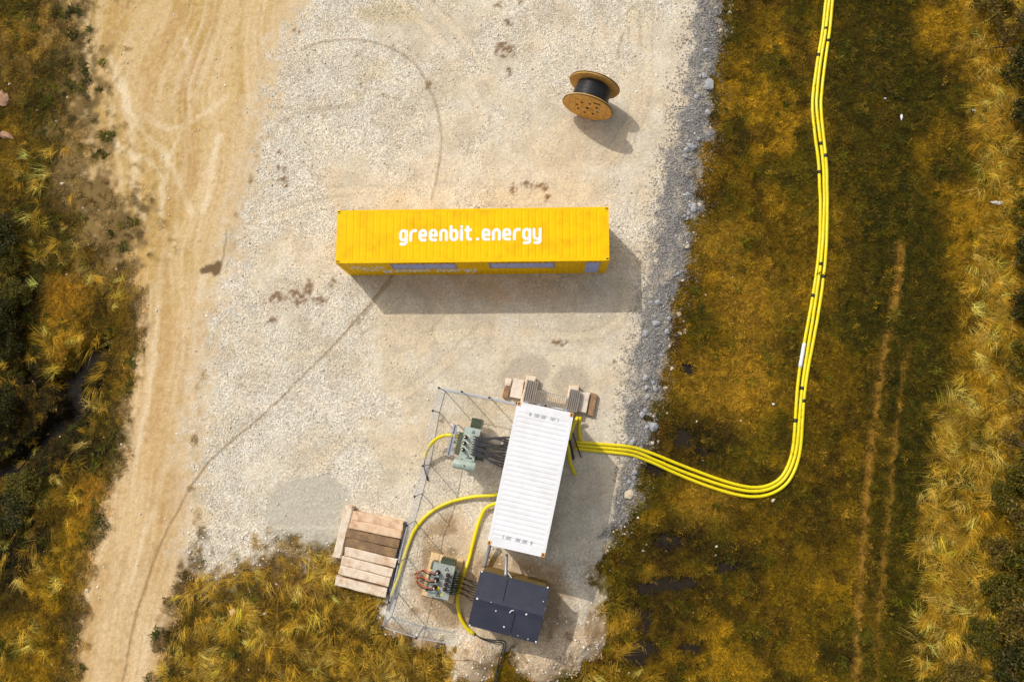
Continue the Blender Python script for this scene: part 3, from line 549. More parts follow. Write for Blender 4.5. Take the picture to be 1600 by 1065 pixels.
GL = {
    'g': ([rr(0, .02, w_, 1), [(w_, .95), (w_, -.15)] + arc(w_ - .22, -.18, .22, 0, -90, 5) + [(.05, -.40)]], w_),
    'r': ([[(0, 0), (0, .62)] + arc(.38, .62, .38, 180, 70, 6)], .5),
    'e': ([[(.04, .48), (w_, .48)] + arc(w_ - .3, .7, .3, 0, 90, 6) + arc(.3, .7, .3, 90, 180, 6) + arc(.3, .3, .3, 180, 270, 6) + [(w_ - .06, 0)]], w_),
    'n': ([[(0, 0), (0, .7)] + arc(.3, .7, .3, 180, 90, 6) + arc(w_ - .3, .7, .3, 90, 0, 6) + [(w_, 0)]], w_),
    'b': ([[(0, 1.38), (0, .3)], rr(0, 0, w_, .98)], w_),
    'i': ([[(0, 0), (0, 1)], [(0, 1.36)]], .0),
    't': ([[(.18, 1.33), (.18, .25)] + arc(.40, .24, .22, 180, 270, 5) + [(.5, .02)], [(0, 1), (.5, 1)]], .5),
    '.': ([[(.25, .04)], [(.28, .04)]], .36),
    'y': ([[(0, 1), (0, .32)] + arc(.3, .3, .3, 180, 270, 6) + [(w_, 0)], [(w_, 1), (w_, -.15)] + arc(w_ - .22, -.18, .22, 0, -90, 5) + [(.08, -.40)]], w_),
}
def text_strokes(txt, gap=.47):
    out = []; x = 0
    for ch in txt:
        S, w = GL[ch]; out += [[(px + x, py) for px, py in s] for s in S]; x += w + gap
    return out, x - gap
def mb_from(vf): mb = MB(); mb.add(*vf); return mb

# ================================================================== CONTAINERS
def trap_breaks(a, b, per, groove, slope):
    """breakpoints of a trapezoid corrugation between a and b: (pos, depth 0..1)"""
    out = [(a, 0.0)]; n = max(1, int(round((b - a) / per))); p = (b - a) / n
    for k in range(n):
        s = a + k * p + (p - groove - 2 * slope) / 2
        out += [(s, 0.0), (s + slope, 1.0), (s + slope + groove, 1.0), (s + 2 * slope + groove, 0.0)]
    return out + [(b, 0.0)]
def clip_breaks(br, a, b):
    xs = [q[0] for q in br]; ds = [q[1] for q in br]; f = lambda t: float(np.interp(t, xs, ds))
    return [(a, f(a))] + [q for q in br if a + 1e-4 < q[0] < b - 1e-4] + [(b, f(b))]
def container(name, root, Lc, Wc, Hc, mpaint, mframe, mcast, rper, rgroove, rdepth, openings=(), cast_hole=True):
    hx, hy = Lc / 2, Wc / 2; ca, cb, cc = .178, .162, .118
    for sx in (-1, 1):
        for sy in (-1, 1):
            MB().box((sx * (hx - .075), sy * (hy - .075), Hc / 2), (.15, .15, Hc - 2 * cc)).build('corner_post', mframe, root)
            for z in (cc / 2, Hc - cc / 2):
                o = MB().box((sx * (hx - ca / 2), sy * (hy - cb / 2), z), (ca, cb, cc)).build('corner_casting', mcast, root, bevel=.012)
                if z > 1: MB().box((sx * (hx - ca / 2), sy * (hy - cb / 2), Hc + .0005), (.105, .058, .006)).build('hole', M_HOLE, o)
    for sy in (-1, 1):
        MB().box((0, sy * (hy - .035), Hc - .055), (Lc - 2 * ca, .07, .07)).build('top_rail', mframe, root)
        MB().box((0, sy * (hy - .04), .10), (Lc - 2 * ca, .08, .16)).build('bottom_rail', mframe, root)
    for sx in (-1, 1):
        MB().box((sx * (hx - .05), 0, Hc - .06), (.1, Wc - 2 * cb, .08)).build('end_header', mframe, root)
        MB().box((sx * (hx - .05), 0, .10), (.1, Wc - 2 * cb, .16)).build('end_sill', mframe, root)
    MB().box((0, 0, .145), (Lc - .3, Wc - .2, .05)).build('floor', mframe, root)
    # roof sheet
    rb = [(-hx + .10, 0), ] + trap_breaks(-hx + .34, hx - .34, rper, rgroove, .03) + [(hx - .10, 0)]
    zt = Hc - .018; mb = MB(); ye = hy - .07
    rows = [(-ye, 0), (-ye + .05, 0), (-ye + .09, 1), (ye - .09, 1), (ye - .05, 0), (ye, 0)]; n = len(rb)
    mb.add([(x_, y_, zt - rdepth * d * a) for y_, a in rows for x_, d in rb], [(r * n + i, r * n + i + 1, (r + 1) * n + i + 1, (r + 1) * n + i) for r in range(len(rows) - 1) for i in range(n - 1)])
    mb.build('roof', mpaint, root)
    rz = lambda x_: zt - rdepth * float(np.interp(x_, [q[0] for q in rb], [q[1] for q in rb]))
    # side walls (corrugated); openings only in the -y wall: (x0,x1,z0,z1)
    z0w, z1w = .18, Hc - .09; br = trap_breaks(-hx + .15, hx - .15, .278, .07, .068)
    for sy in (-1, 1):
        mb = MB(); ops = sorted(openings) if sy < 0 else []; cur = -hx + .15; pieces = []
        for a, b, c, d in ops:
            pieces.append((cur, a, z0w, z1w))
            if c > z0w + .01: pieces.append((a, b, z0w, c))
            if d < z1w - .01: pieces.append((a, b, d, z1w))
            cur = b
        pieces.append((cur, hx - .15, z0w, z1w))
        for a, b, c, d in pieces:
            q = clip_breaks(br, a, b); n = len(q); yv = lambda dd: sy * (hy - .012 - .036 * dd)
            vs = [(x_, yv(d_), c) for x_, d_ in q] + [(x_, yv(d_), d) for x_, d_ in q]; fs = [(i, i + 1, n + i + 1, n + i) for i in range(n - 1)]
            mb.add(vs, [f if sy < 0 else f[::-1] for f in fs])
        mb.build('side_wall', mpaint, root)
    bre = trap_breaks(-hy + .15, hy - .15, .25, .09, .05)
    for sx in (-1, 1):
        mb = MB(); n = len(bre); vs = [(sx * (hx - .02 - .04 * d_), y_, z) for z in (z0w, Hc - .10) for y_, d_ in bre]
        mb.add(vs, [(i, i + 1, n + i + 1, n + i) if sx > 0 else (n + i, n + i + 1, i + 1, i) for i in range(n - 1)]); mb.build('end_wall', mpaint, root)
    return rz, br

# ---- yellow office container
YC = empty('shipping_container', (-3.3247, 9.0331, float(hz(np.float64(-3.3), np.float64(9.0))) - .02), -.00055,
           'long bright yellow container lettered greenbit.energy on its roof', 'container', 'shipping containers')
YC.location[2] = 0.0
def ylx(px, py, z): return float(loc_of(YC, ground_pt(px, py, z))[0])
w1a, w1b = ylx(608.5, 412.5, 2.2), ylx(712, 413, 2.2); w2a, w2b = ylx(763, 411.5, 2.2), ylx(868, 411.5, 2.2); d1, d2 = ylx(913.5, 418, 1.2), ylx(936.5, 418, 1.2)
OPEN = [(w1a, w1b, 1.28, 2.22), (w2a, w2b, 1.28, 2.22), (d1, d2, .19, 2.25)]
yrz, ybr = container('shipping_container', YC, 12.19, 2.44, 2.59, M_YEL, M_YELD, M_YELD, .30, .05, .009, OPEN)
for a, b, c, d in OPEN[:2]:
    y = -1.22 + .030; fr = MB()
    fr.box(((a + b) / 2, y, d - .025), (b - a, .07, .05)); fr.box(((a + b) / 2, y, c + .025), (b - a, .07, .05))
    fr.box((a + .025, y, (c + d) / 2), (.05, .08, d - c - .1)); fr.box((b - .025, y, (c + d) / 2), (.05, .08, d - c - .1))
    st = (b - a - .1) / 4
    for k in range(1, 4): fr.box((a + .05 + k * st, y, (c + d) / 2), (.05, .07, d - c - .1))
    wo = fr.build('window', M_FRAME, YC)
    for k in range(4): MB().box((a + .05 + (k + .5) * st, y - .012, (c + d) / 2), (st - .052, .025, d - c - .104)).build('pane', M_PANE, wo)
a, b, c, d = OPEN[2]; y = -1.185
fr = MB(); fr.box(((a + b) / 2, y, d - .03), (b - a, .08, .06)); fr.box((a + .03, y, (c + d) / 2 - .03), (.06, .08, d - c - .06)); fr.box((b - .03, y, (c + d) / 2 - .03), (.06, .08, d - c - .06)); fr.build('door_frame', M_FRAME, YC)
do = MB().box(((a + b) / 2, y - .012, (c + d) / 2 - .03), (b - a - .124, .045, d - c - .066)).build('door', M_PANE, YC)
MB().box((a + .16, y - .03, 1.1), (.03, .05, .14)).build('handle', M_BLACK, do)
# lettering: roof and south wall
S, tw = text_strokes('greenbit.energy'); x0 = ylx(625.5, 372, 2.59); x1 = ylx(844, 372, 2.59); sc = (x1 - x0) / tw
yb = float(loc_of(YC, ground_pt(735, 374.0, 2.59))[1]); sy_ = .435
S2 = [[(x0 + px * sc, yb + py * sy_) for px, py in s] for s in S]
mb_from(sdf_sheet(S2, .068, .02, lambda X_, Y_: (X_, Y_, yrz(X_) + .005))).build('roof_lettering', M_WHITEP, YC)
ywf = lambda X_: -1.22 + .012 + .036 * float(np.interp(X_, [q[0] for q in ybr], [q[1] for q in ybr]))
x0 = ylx(600, 424, .8); x1 = ylx(742, 423, .8); sc2 = (x1 - x0) / tw
S3 = [[(x0 + px * sc2,   .55 + py * .46) for px, py in s] for s in S]
mb_from(sdf_sheet(S3, .06, .02, lambda X_, Z_: (X_, ywf(X_) - .006, Z_))).build('wall_lettering', M_PRINT, YC)
ex = ylx(577, 418, 1.3); em = [arc(ex, 1.32, .26, 0, 360, 20), arc(ex, 1.32, .46, 205, 335, 10)]
for s in (-1, 1):
    for k, (dx, h) in enumerate(((.36, .30), (.52, .26), (.66, .2))): em.append([(ex + s * dx, 1.32 + .12 - h * .1), (ex + s * (dx + .10), 1.32 + h + .12)])
mb_from(sdf_sheet(em, .055, .02, lambda X_, Z_: (X_, ywf(X_) - .006, Z_))).build('wall_emblem', M_PRINT, YC)
MB().box((6.095 + .03, .0 - .15, 1.6), (.06, .1, .12)).build('wall_bracket', M_HOLE, YC)

# ---- white container on raised beams
WT = -.212642; WR = WT + PI / 2
WC = empty('shipping_container', (-.70644, -1.60036, .62), WR, 'short white container with rusty corners raised on concrete', 'container', 'shipping containers')
wrz, wbr = container('shipping_container', WC, 6.06, 2.44, 2.59, M_WHITE, M_WHITE, M_RUST, .205, .05, .011)
for k in range(4):                                   # lock rods on the door end (north)
    yv = (-.85, -.3, .3, .85)[k]
    MB().tube([(3.03 + .03, yv, .15), (3.03 + .03, yv, 2.5)], .017, 8).box((3.075, yv, 2.53), (.09, .12, .08)).build('lock_rod', M_GALV, WC)
MB().tube([(3.10, -.75, 2.40), (3.10, -.25, 2.42)], .02, 6).build('lock_handle', M_WHITE, WC)
MB().box((3.09, .02, 2.48), (.1, .09, .1)).build('lock_box', M_BLACK, WC)
def marks(cx, flip):                                 # faded stencilled numbers near each end of the roof
    st = []; seq = [(-.60, 'B')] + [(-.40 + .095 * k, 'n') for k in range(6)] + [(.28 + .10 * k, 'n') for k in range(4)]; h = .13
    for k, (u, kind) in enumerate(seq):
        if kind == 'B': st += [[(u, 0), (u, h)], [(u + .05, 0), (u + .05, h)], [(u, h / 2), (u + .05, h / 2)], [(u, 0), (u + .05, 0)], [(u, h), (u + .05, h)]]
        else: st += [[[(u, 0), (u, h), (u + .045, h)], [(u, h), (u + .05, h), (u + .05, 0), (u, 0)], [(u, 0), (u + .05, 0), (u + .05, h), (u, h), (u, 0)]][k % 3]]
    f = -1 if flip else 1
    return mb_from(sdf_sheet(st, .009, .009, lambda a_, b_: (cx + f * b_, -f * a_, wrz(cx) + .006)))
for mk in (marks(2.66 - .12, False), marks(-2.66 + .14, True)): mk.build('roof_number', M_INK, WC)['kind'] = 'stuff'
for xx in (-2.6, -.6):
    for s in (-1, 1): MB().box((xx, s * .95, -.31), (.5, .42, .62)).build('support_block', M_CONC, WC)

# ================================================================== beams, slabs and grating at the white container's door end
def beam_between(name, pxa, pxb, z, w, h, m, label, cat, group=None, z0=None, jag=0.02, sd=0):
    """beam whose top centreline runs between two picture points at height z; slightly uneven"""
    A_, B_ = ground_pt(*pxa, z), ground_pt(*pxb, z); c = (A_ + B_) / 2; L = float(np.linalg.norm(B_ - A_)); rz = math.atan2(B_[1] - A_[1], B_[0] - A_[0])
    r = random.Random(sd + int(pxa[0] * 7 + pxa[1])); mb = MB(); n = 7; V = []
    for i in range(n + 1):
        t = -L / 2 + L * i / n; e = jag * (2.2 if i in (0, n) else 1)
        for yy, zz in ((-w / 2, 0), (w / 2, 0), (w / 2, h - .03), (w / 2 - .035, h), (-w / 2 + .035, h), (-w / 2, h - .03)): V.append((t + (r.uniform(-e, e) if i in (0, n) else 0), yy + r.uniform(-jag, jag) * .6, zz + (r.uniform(-jag, jag) * .35 if zz > 0 else 0)))
    F = [(i * 6 + k, i * 6 + (k + 1) % 6, (i + 1) * 6 + (k + 1) % 6, (i + 1) * 6 + k) for i in range(n) for k in range(6)] + [tuple(range(5, -1, -1)), tuple(range(n * 6, n * 6 + 6))]
    mb.add(V, F); o = mb.build(name, m); o.location = (c[0], c[1], z - h); o.rotation_euler = (0, 0, rz); return tag(o, label, cat, group)
def slab(name, quad, z, h, m, label, cat, group=None):
    Q = [ground_pt(*p, z)[:2] for p in quad]; c = np.mean(Q, 0); mb = MB().prism([tuple(q - c) for q in Q][::-1], 0, h); o = mb.build(name, m, bevel=.02); o.location = (c[0], c[1], z - h); return tag(o, label, cat, group)
BG = 'concrete beams under the white container door'
beam_between('concrete_beam', (830.5, 587.5), (815, 655), .48, .46, .48, M_CONCP, 'pale concrete beam under left side of grating at white container door', 'beam', BG)
beam_between('concrete_beam', (898, 602), (883, 672), .48, .46, .48, M_CONCP, 'pale concrete beam under right side of grating at white container door', 'beam', BG)
GRT = empty('steel_grating', (WC.location[0], WC.location[1], .48), WR, 'U-shaped striped steel grating at the door of the white container', 'grating')
def wl(px, py, z): return loc_of(WC, ground_pt(px, py, z))
def grating_panel(x0, x1, y0, y1, bw=.042, bh=.15):
    mb = MB(); n = int(round((y1 - y0) / .095))
    for k in range(n + 1): mb.box(((x0 + x1) / 2, y0 + (y1 - y0) * k / n, .15 - bh / 2), (x1 - x0, bw, bh))
    for xx in np.linspace(x0 + .02, x1 - .02, max(2, int((x1 - x0) / .45))): mb.box((float(xx), (y0 + y1) / 2, .125), (.03, y1 - y0 - .02, .03))
    return mb.build('grating_panel', M_GRATE, GRT)
xe = 3.20; q1 = wl(826, 593, .66); q2 = wl(897, 608, .66)
yL = wl(822, 605, .66)[1]; yL2 = wl(838, 609, .66)[1]; yR = wl(889, 621, .66)[1]; yR2 = wl(904, 624, .66)[1]
xm = wl(867, 615, .66)[0]
grating_panel(xe, q1[0], yL2, yL); grating_panel(xe, q2[0], yR2, yR); grating_panel(xe, xm, yR + .095, yL2 - .095, .030, .06)
SG = 'slabs and timbers used as steps beside the grating'
slab('concrete_slab', [(803, 590), (819, 594), (814.5, 623), (796, 619.5)], .34, .34, M_CONC, 'pale concrete slab left of the steel grating', 'slab', SG)
slab('timber_block', [(788.5, 603.5), (797, 605.5), (793, 622.5), (784.5, 620)], .24, .24, M_WOODB, 'short brown timber block left of the pale slab by grating', 'timber block', SG)
slab('concrete_slab', [(790, 590), (800, 592), (797, 603), (789.5, 602)], .12, .12, M_CONC, 'small low concrete slab behind the brown timber block', 'slab', SG)
slab('concrete_slab', [(905, 611.5), (922, 614), (916, 645), (898, 641.5)], .34, .34, M_CONC, 'pale concrete slab right of the steel grating', 'slab', SG)
slab('timber_block', [(923, 613), (933.5, 615.5), (927, 650), (918, 648)], .24, .24, M_WOODB, 'long brown timber right of the pale slab by grating', 'timber block', SG)

# ================================================================== sleeper pile
o5 = lambda p: (480 + p[0] / 5.325, 760 + p[1] / 5.325)
SLG = 'sleepers laid side by side at the pad edge'
SL = [((375, 238), (795, 328), M_CONCB, 'pinkish tan sleeper, topmost of the row by the fence'), ((350, 308), (782, 398), M_CONCB, 'orange tan sleeper, second from top of the row'), ((328, 385), (758, 478), M_WOODD, 'olive brown weathered sleeper, third from top of the row'),
      ((315, 458), (738, 556), M_WOODD, 'darkest purplish brown sleeper, in the middle of the row'), ((312, 536), (740, 640), M_CONCP, 'pale sleeper with orange patch just below the dark brown sleeper'), ((286, 612), (706, 720), M_CONCP, 'pale sleeper with long orange stain, third from bottom of the row'),
      ((266, 690), (684, 797), M_CONCP, 'pale sleeper, second from bottom of the row'), ((230, 780), (655, 888), M_CONCP, 'pale chipped sleeper, bottom of the row next to dry grass')]
for i, (a, b, m, lab) in enumerate(SL): beam_between('sleeper', o5(a), o5(b), .36 if i not in (2, 3) else .31, .40, .36 if i not in (2, 3) else .31, m, lab, 'sleeper', SLG, sd=i)
beam_between('sleeper', (546, 789), (525.5, 871), .32, .37, .32, M_CONCP, 'pale sleeper lying crosswise at the left end of the row', 'sleeper', SLG, sd=20)

# ================================================================== transformers
def bushing(root, name, x, y, z, h, r, mcap, mbody=M_PORC):
    prof = [(0, r * 1.2), (h * .1, r * 1.2)]
    for k in range(4): prof += [(h * (.12 + .19 * k), r * .6), (h * (.20 + .19 * k), r), (h * (.24 + .19 * k), r * .6)]
    b = MB().lathe((x, y, z), (0, 0, 1), prof + [(h * .92, r * .5)], 10).build(name, mbody, root, True)
    MB().lathe((x, y, z + h * .92), (0, 0, 1), [(0, r * .45), (.06, r * .45), (.07, r * .2)], 8).build('terminal', mcap, b); return b
def radiator(root, c, size, along, n, m=M_RAD):
    mb = MB()
    for k in range(n):
        t = (k + .5) / n - .5
        if along == 'x': mb.box((c[0] + t * size[0], c[1], c[2]), (size[0] / n * .35, size[1], size[2]))
        else: mb.box((c[0], c[1] + t * size[1], c[2]), (size[0], size[1] / n * .35, size[2]))
    mb.box((c[0], c[1], c[2] + size[2] * .42), (size[0] * .96, size[1] * .5, .05) if along == 'x' else (size[0] * .5, size[1] * .96, .05))
    return mb.build('radiator', m, root)
def tri_sign(root, x, y, z, s, up=1):
    v = [(x, y + s * up, z), (x - s * .9, y - s * .6 * up, z), (x + s * .9, y - s * .6 * up, z), (x, y + s * .45 * up, z), (x - s * .42, y - s * .32 * up, z), (x + s * .42, y - s * .32 * up, z)]
    mb = MB(); mb.add(v, [(0, 1, 4, 3), (1, 2, 5, 4), (2, 0, 3, 5)]); mb.build('warning_triangle', M_BLACK, root)

c = ground_pt(733.5, 694.5, 1.62)
T1 = empty('power_transformer', (c[0], c[1], .30), WT, 'pale green transformer with round oil tank left of the white container', 'transformer', 'oil-filled transformers')
def t1(px, py, z): return loc_of(T1, ground_pt(px, py, z))
MB().box((0, 0, .66), (.60, 1.36, 1.20)).build('tank', M_GREEN, T1, bevel=.02)
MB().box((0, 0, 1.29), (.70, 1.52, .06)).build('lid', M_GREEN, T1, bevel=.008)
for s in (-1, 1): MB().box((s * .22, 0, .03), (.09, 1.5, .06)).build('skid', M_GALV, T1)
radiator(T1, (.08, .98, .72), (.5, .44, .95), 'x', 9); radiator(T1, (.06, -.92, .72), (.5, .3, .95), 'x', 9)
radiator(T1, (-.50, -.05, .68), (.34, 1.05, .95), 'y', 14); radiator(T1, (.52, -.05, .68), (.38, 1.15, .95), 'y', 16)
p = t1(725, 726.5, 1.95); MB().lathe((p[0] - .5, p[1], 1.60), (1, 0, 0), [(0, .12), (.02, .2), (.05, .21), (.95, .21), (.98, .2), (1.0, .12)], 20).build('oil_conservator', M_GREEN, T1, True)
for sg in (-.25, .25): MB().box((p[0] + sg, p[1] + .12, 1.36), (.05, .3, .1)).build('conservator_bracket', M_GREEN, T1)
MB().lathe((p[0] + .02, p[1], 1.80), (0, 0, 1), [(0, .04), (.06, .04)], 8).build('filler_cap', M_RAD, T1)
hv = [(-.24, .30), (-.24, .02), (-.24, -.26)]
for x_, y_ in hv: bushing(T1, 'high_voltage_bushing', x_, y_, 1.32, .34, .075, M_CAP)
lv = [(.16, .34), (.16, .12), (.16, -.10), (.16, -.32)]
for x_, y_ in lv: bushing(T1, 'low_voltage_bushing', x_, y_, 1.32, .2, .07, M_CAP)
for x_, y_ in hv: MB().tube([(x_ + .05, y_ + .12, 1.34), (x_ + .22, y_ + .02, 1.34)], .03, 6).build('busbar', M_CAP, T1)
tri_sign(T1, .06, .58, 1.3235, .1); tri_sign(T1, .05, -.55, 1.3235, .09)
MB().box((.18, -.57, 1.322), (.12, .07, .004)).build('nameplate', M_BLACK, T1)
a, b = t1(714.5, 663.5, 1.25), t1(703, 712, 1.25)
mb = MB(); d_ = Vector(b) - Vector(a); rzz = math.atan2(d_.y, d_.x); mid = (Vector(a) + Vector(b)) / 2; Rm = Matrix.Rotation(rzz, 3, 'Z')
mb.box(mid, (d_.length, .06, .08), rot=Rm); mb.box(mid + Rm @ Vector((0, -.13, 0)), (d_.length, .06, .08), rot=Rm); mb.box(mid + Rm @ Vector((0, -.065, -.03)), (d_.length, .08, .02), rot=Rm)
for q in (a, b): mb.box((q[0], q[1], mid.z / 2), (.05, .05, mid.z))
mb.build('cable_rail', M_GALV, T1)
MB().box((a[0] * .45 + b[0] * .55 + .02, a[1] * .45 + b[1] * .55, mid.z - .1), (.24, .12, .06)).build('cable_clamp', M_CAP, T1)
TG = 'concrete sleepers carrying the upper transformer'
beam_between('sleeper', (701, 669), (786, 689), .30, .42, .30, M_CONC, 'pale sleeper under the far end of the upper green transformer', 'sleeper', TG)
beam_between('sleeper', (693, 702.5), (771, 725), .30, .46, .30, M_CONC, 'pale sleeper under the near end of the upper green transformer', 'sleeper', TG)

c = ground_pt(690, 907, 1.45)
M_PLIN = mat('tan_plinth', A(240, 206, 156), .9, var=.1, scale=4, bump=.3, dirt=A(200, 160, 110), dirt_amt=.5)
SLAB2 = slab('transformer_plinth', [(674, 862), (724, 874.5), (708, 943), (658.5, 929)], 0.14, .14, M_PLIN, 'tan concrete plinth under the lower grey transformer', 'plinth')
T2 = empty('power_transformer', (c[0], c[1], .14), WT, 'small grey-green transformer with red cables left of the black hut', 'transformer', 'oil-filled transformers')
MB().box((0, 0, .64), (.62, 1.15, 1.16)).build('tank', M_GREY, T2, bevel=.02)
MB().box((-.02, -.02, 1.25), (.80, 1.36, .06)).build('lid', M_GREY, T2, bevel=.008)
for s in (-1, 1): MB().box((s * .22, 0, .03), (.09, 1.2, .06)).build('skid', M_GALV, T2)
radiator(T2, (.06, .72, .72), (.54, .26, .9), 'x', 9); radiator(T2, (0, -.70, .70), (.5, .2, .9), 'x', 9)
for yy in (.45, .0, -.45): radiator(T2, (-.43, yy, .66), (.2, .3, .85), 'y', 5)
radiator(T2, (.44, 0, .70), (.24, 1.0, .9), 'y', 14)
hv2 = [(-.2, .30), (-.2, .0), (-.2, -.30)]
for x_, y_ in hv2: bushing(T2, 'high_voltage_bushing', x_, y_, 1.28, .36, .08, M_CAP)
lv2 = [(.18, .28), (.18, .09), (.18, -.10), (.18, -.29)]
for x_, y_ in lv2: bushing(T2, 'low_voltage_bushing', x_, y_, 1.28, .2, .07, M_BLACK)
MB().box((-.08, -.32, 1.285), (.12, .14, .01)).build('warning_label', M_DUCT, T2); MB().box((.10, -.52, 1.285), (.09, .07, .01)).build('warning_label', M_DUCT, T2)
tri_sign(T2, .10, .48, 1.2835, .1); tri_sign(T2, -.02, -.58, 1.2835, .1)

T2.scale = (1.2, 1.08, 1.0)
# ================================================================== cables
def cable(name, pts, r, m, label, cat, group=None, n=8, step=.12):
    P = catmull(pts, step); c = np.array(P[0]); o = MB().tube([tuple(np.array(q) - c) for q in P], r, n).build(name, m, None, True); o.location = tuple(c); return tag(o, label, cat, group)
def wv(root, p): # local -> world
    p = (p[0] * root.scale[0], p[1] * root.scale[1], p[2])
    s, c_ = math.sin(root.rotation_euler[2]), math.cos(root.rotation_euler[2]); return np.array([root.location[0] + c_ * p[0] - s * p[1], root.location[1] + s * p[0] + c_ * p[1], root.location[2] + p[2]])
ORD = 'first second third fourth fifth sixth seventh eighth ninth tenth eleventh twelfth'.split(); r_ = random.Random(5)
for i, (x_, y_) in enumerate(lv):
    for j in range(3):
        a = wv(T1, (x_, y_ + (j - 1) * .05, 1.52)); b = wv(T1, (.55, y_ * 1.05 + (j - 1) * .06, 1.42)); e_px = (796 - 1.1 * (i * 3 + j) - 1, 683 + 4.1 * (i * 3 + j)); e = ground_pt(*e_px, .62)
        mid_ = (b + e) / 2 + np.array([r_.uniform(-.05, .05), r_.uniform(-.1, .1), .12]); e2 = e + np.array([.5, -.1, -.15])
        cable('power_cable', [tuple(a), tuple((a + b) / 2 + np.array([0, 0, .06])), tuple(b), tuple(mid_), tuple(e), tuple(e2)], .04, M_CABLE, ORD[i * 3 + j] + ' black cable from the top, upper transformer to white container', 'cable', 'black cables of the upper transformer')
for i, (x_, y_) in enumerate(lv2):
    for j in range(2):
        q = i * 2 + j; a = wv(T2, (x_, y_ + (j - .5) * .06, 1.48)); b = wv(T2, (.62, y_ * 1.0 + (j - .5) * .1, 1.2)); e = ground_pt(742 - q * .9, 917 + 4.0 * q - 8, .9)
        cable('power_cable', [tuple(a), tuple(a + np.array([.15, 0, .16])), tuple((a + b) / 2 + np.array([.05, 0, .12])), tuple(b), tuple((b + e) / 2 + np.array([0, 0, -.12])), tuple(e), tuple(e + np.array([.35, -.08, 0]))], .02, M_BLACK, ORD[q] + ' thin black cable from the top, lower transformer to black hut', 'cable', 'black cables of the lower transformer')
for i, (x_, y_) in enumerate(hv2):
    a = wv(T2, (x_, y_, 1.66)); e = ground_pt(651 + i * 1.2, 893 + 5 * i, .12)
    cable('red_cable', [tuple(a), tuple(a + np.array([-.3, .06, .08])), tuple(a + np.array([-.6, .12, -.25])), tuple(e + np.array([.05, 0, .55])), tuple(e)], .022, M_RED, 'red cable looping off the left side of lower transformer', 'cable', 'red cables of the lower transformer')
    cable('power_cable', [tuple(a + np.array([-.05, -.1, -.2])), tuple(a + np.array([-.42, -.02, -.1])), tuple(a + np.array([-.72, .02, -.6])), tuple(e + np.array([-.06, -.1, .1]))], .028, M_BLACK, 'short black cable hanging beside the red cables', 'cable', 'black tails beside the red cables')

# ---- yellow ducts
DG = 'three parallel yellow ducts across the meadow'
MAIN = [(1302, -60), (1298, -20), (1290, 50), (1281, 110), (1276, 160), (1279, 200), (1285, 250), (1287, 300), (1287, 350), (1284, 400), (1278, 450), (1270, 500), (1261, 550), (1253, 600), (1249, 650), (1246, 690), (1240, 720), (1226, 748), (1205, 763), (1180, 768), (1150, 764), (1110, 752), (1060, 733), (1020, 716), (990, 705), (960, 701), (930, 698.5), (898, 695)]
mid = np.array(catmull([(a, b, 0) for a, b in MAIN], 12))
tn = np.gradient(mid, axis=0); tn /= np.linalg.norm(tn, axis=1)[:, None]; nr = np.stack([tn[:, 1], -tn[:, 0]], 1)       # points right of travel (downwards): towards picture left
JOINT = [[(1277, 89), (1280, 271), (1272, 461), (1243, 657)], [(1289, 44), (1283, 224), (1282, 412), (1252, 606)], [(1290, 63), (1291.6, 243), (1285, 432), (1255, 627)]]
names = ['left-hand yellow duct of three, inner side of the bend', 'middle yellow duct of the three crossing the meadow', 'right-hand yellow duct of three, outer side of the bend']
for di, off in enumerate((-1, 0, 1)):
    path = []
    for i in range(len(mid)):
        t = i / len(mid); gap = 6.0 if t < .62 else 6.0 + 1.2 * math.sin((t - .62) / .38 * PI) - 1.1 * max(0, (t - .85) / .15)
        wob = .8 * math.sin(i * .23 + di * 2.1)
        s = off * gap + (wob if t < .9 else 0)
        px, py = mid[i, 0] - nr[i, 0] * s * -1 * -1, mid[i, 1] - nr[i, 1] * s
        px, py = mid[i, 0] + (-nr[i, 0]) * s * -1, mid[i, 1] + (-nr[i, 1]) * s * -1
        path.append(on_ground(px, py, .065))
    path = path[::1]
    zz = np.array([q[2] for q in path]); kz = np.convolve(np.pad(zz, 4, 'edge'), np.ones(9) / 9, 'valid'); zz = np.maximum(zz - .01, kz)
    path = [(q[0], q[1], float(z)) for q, z in zip(path, zz)]
    root = empty('cable_duct', path[-1], 0, names[di], 'duct', DG); c0 = np.array(path[-1])
    rel = [tuple(np.array(q) - c0) for q in catmull(path, .15)]
    MB().tube(rel, .076, 10).build('pipe', M_DUCT, root, True)
    RP = np.array(rel)
    for jx, jy in JOINT[di]:
        w = on_ground(jx, jy, .065) - c0; k = int(np.argmin(((RP[:, :2] - w[:2]) ** 2).sum(1))); MB().tube([tuple(RP[k] * .6 + RP[max(0, k - 1)] * .4), tuple(RP[k] * .6 + RP[min(len(rel) - 1, k + 1)] * .4)], .088, 10).build('coupling', M_BLACK, root, True)
    if di == 0:
        w = on_ground(1255, 556, .065) - c0; k = int(np.argmin(((RP[:, :2] - w[:2]) ** 2).sum(1))); MB().tube(rel[k - 3:k + 4], .089, 10).build('white_sleeve', M_LITTER, root, True)
def duct(pts, label, group=None, r=.082): # pts (px,py,z)
    return cable('cable_duct', [tuple(ground_pt(a, b, z)) for a, b, z in pts], r, M_DUCT, label, 'duct', group, 10)
duct([(906.5, 652, .5), (904.8, 662, .22), (905, 674, .1), (907, 689, .09)], 'short straight yellow duct stub below the right-hand timber', 'yellow duct stubs at the white container')
duct([(903, 651, .5), (898, 660, .5), (894, 669, .5), (889, 684, .4), (884, 700, .4)], 'yellow duct stub bending in under the white container', 'yellow duct stubs at the white container')
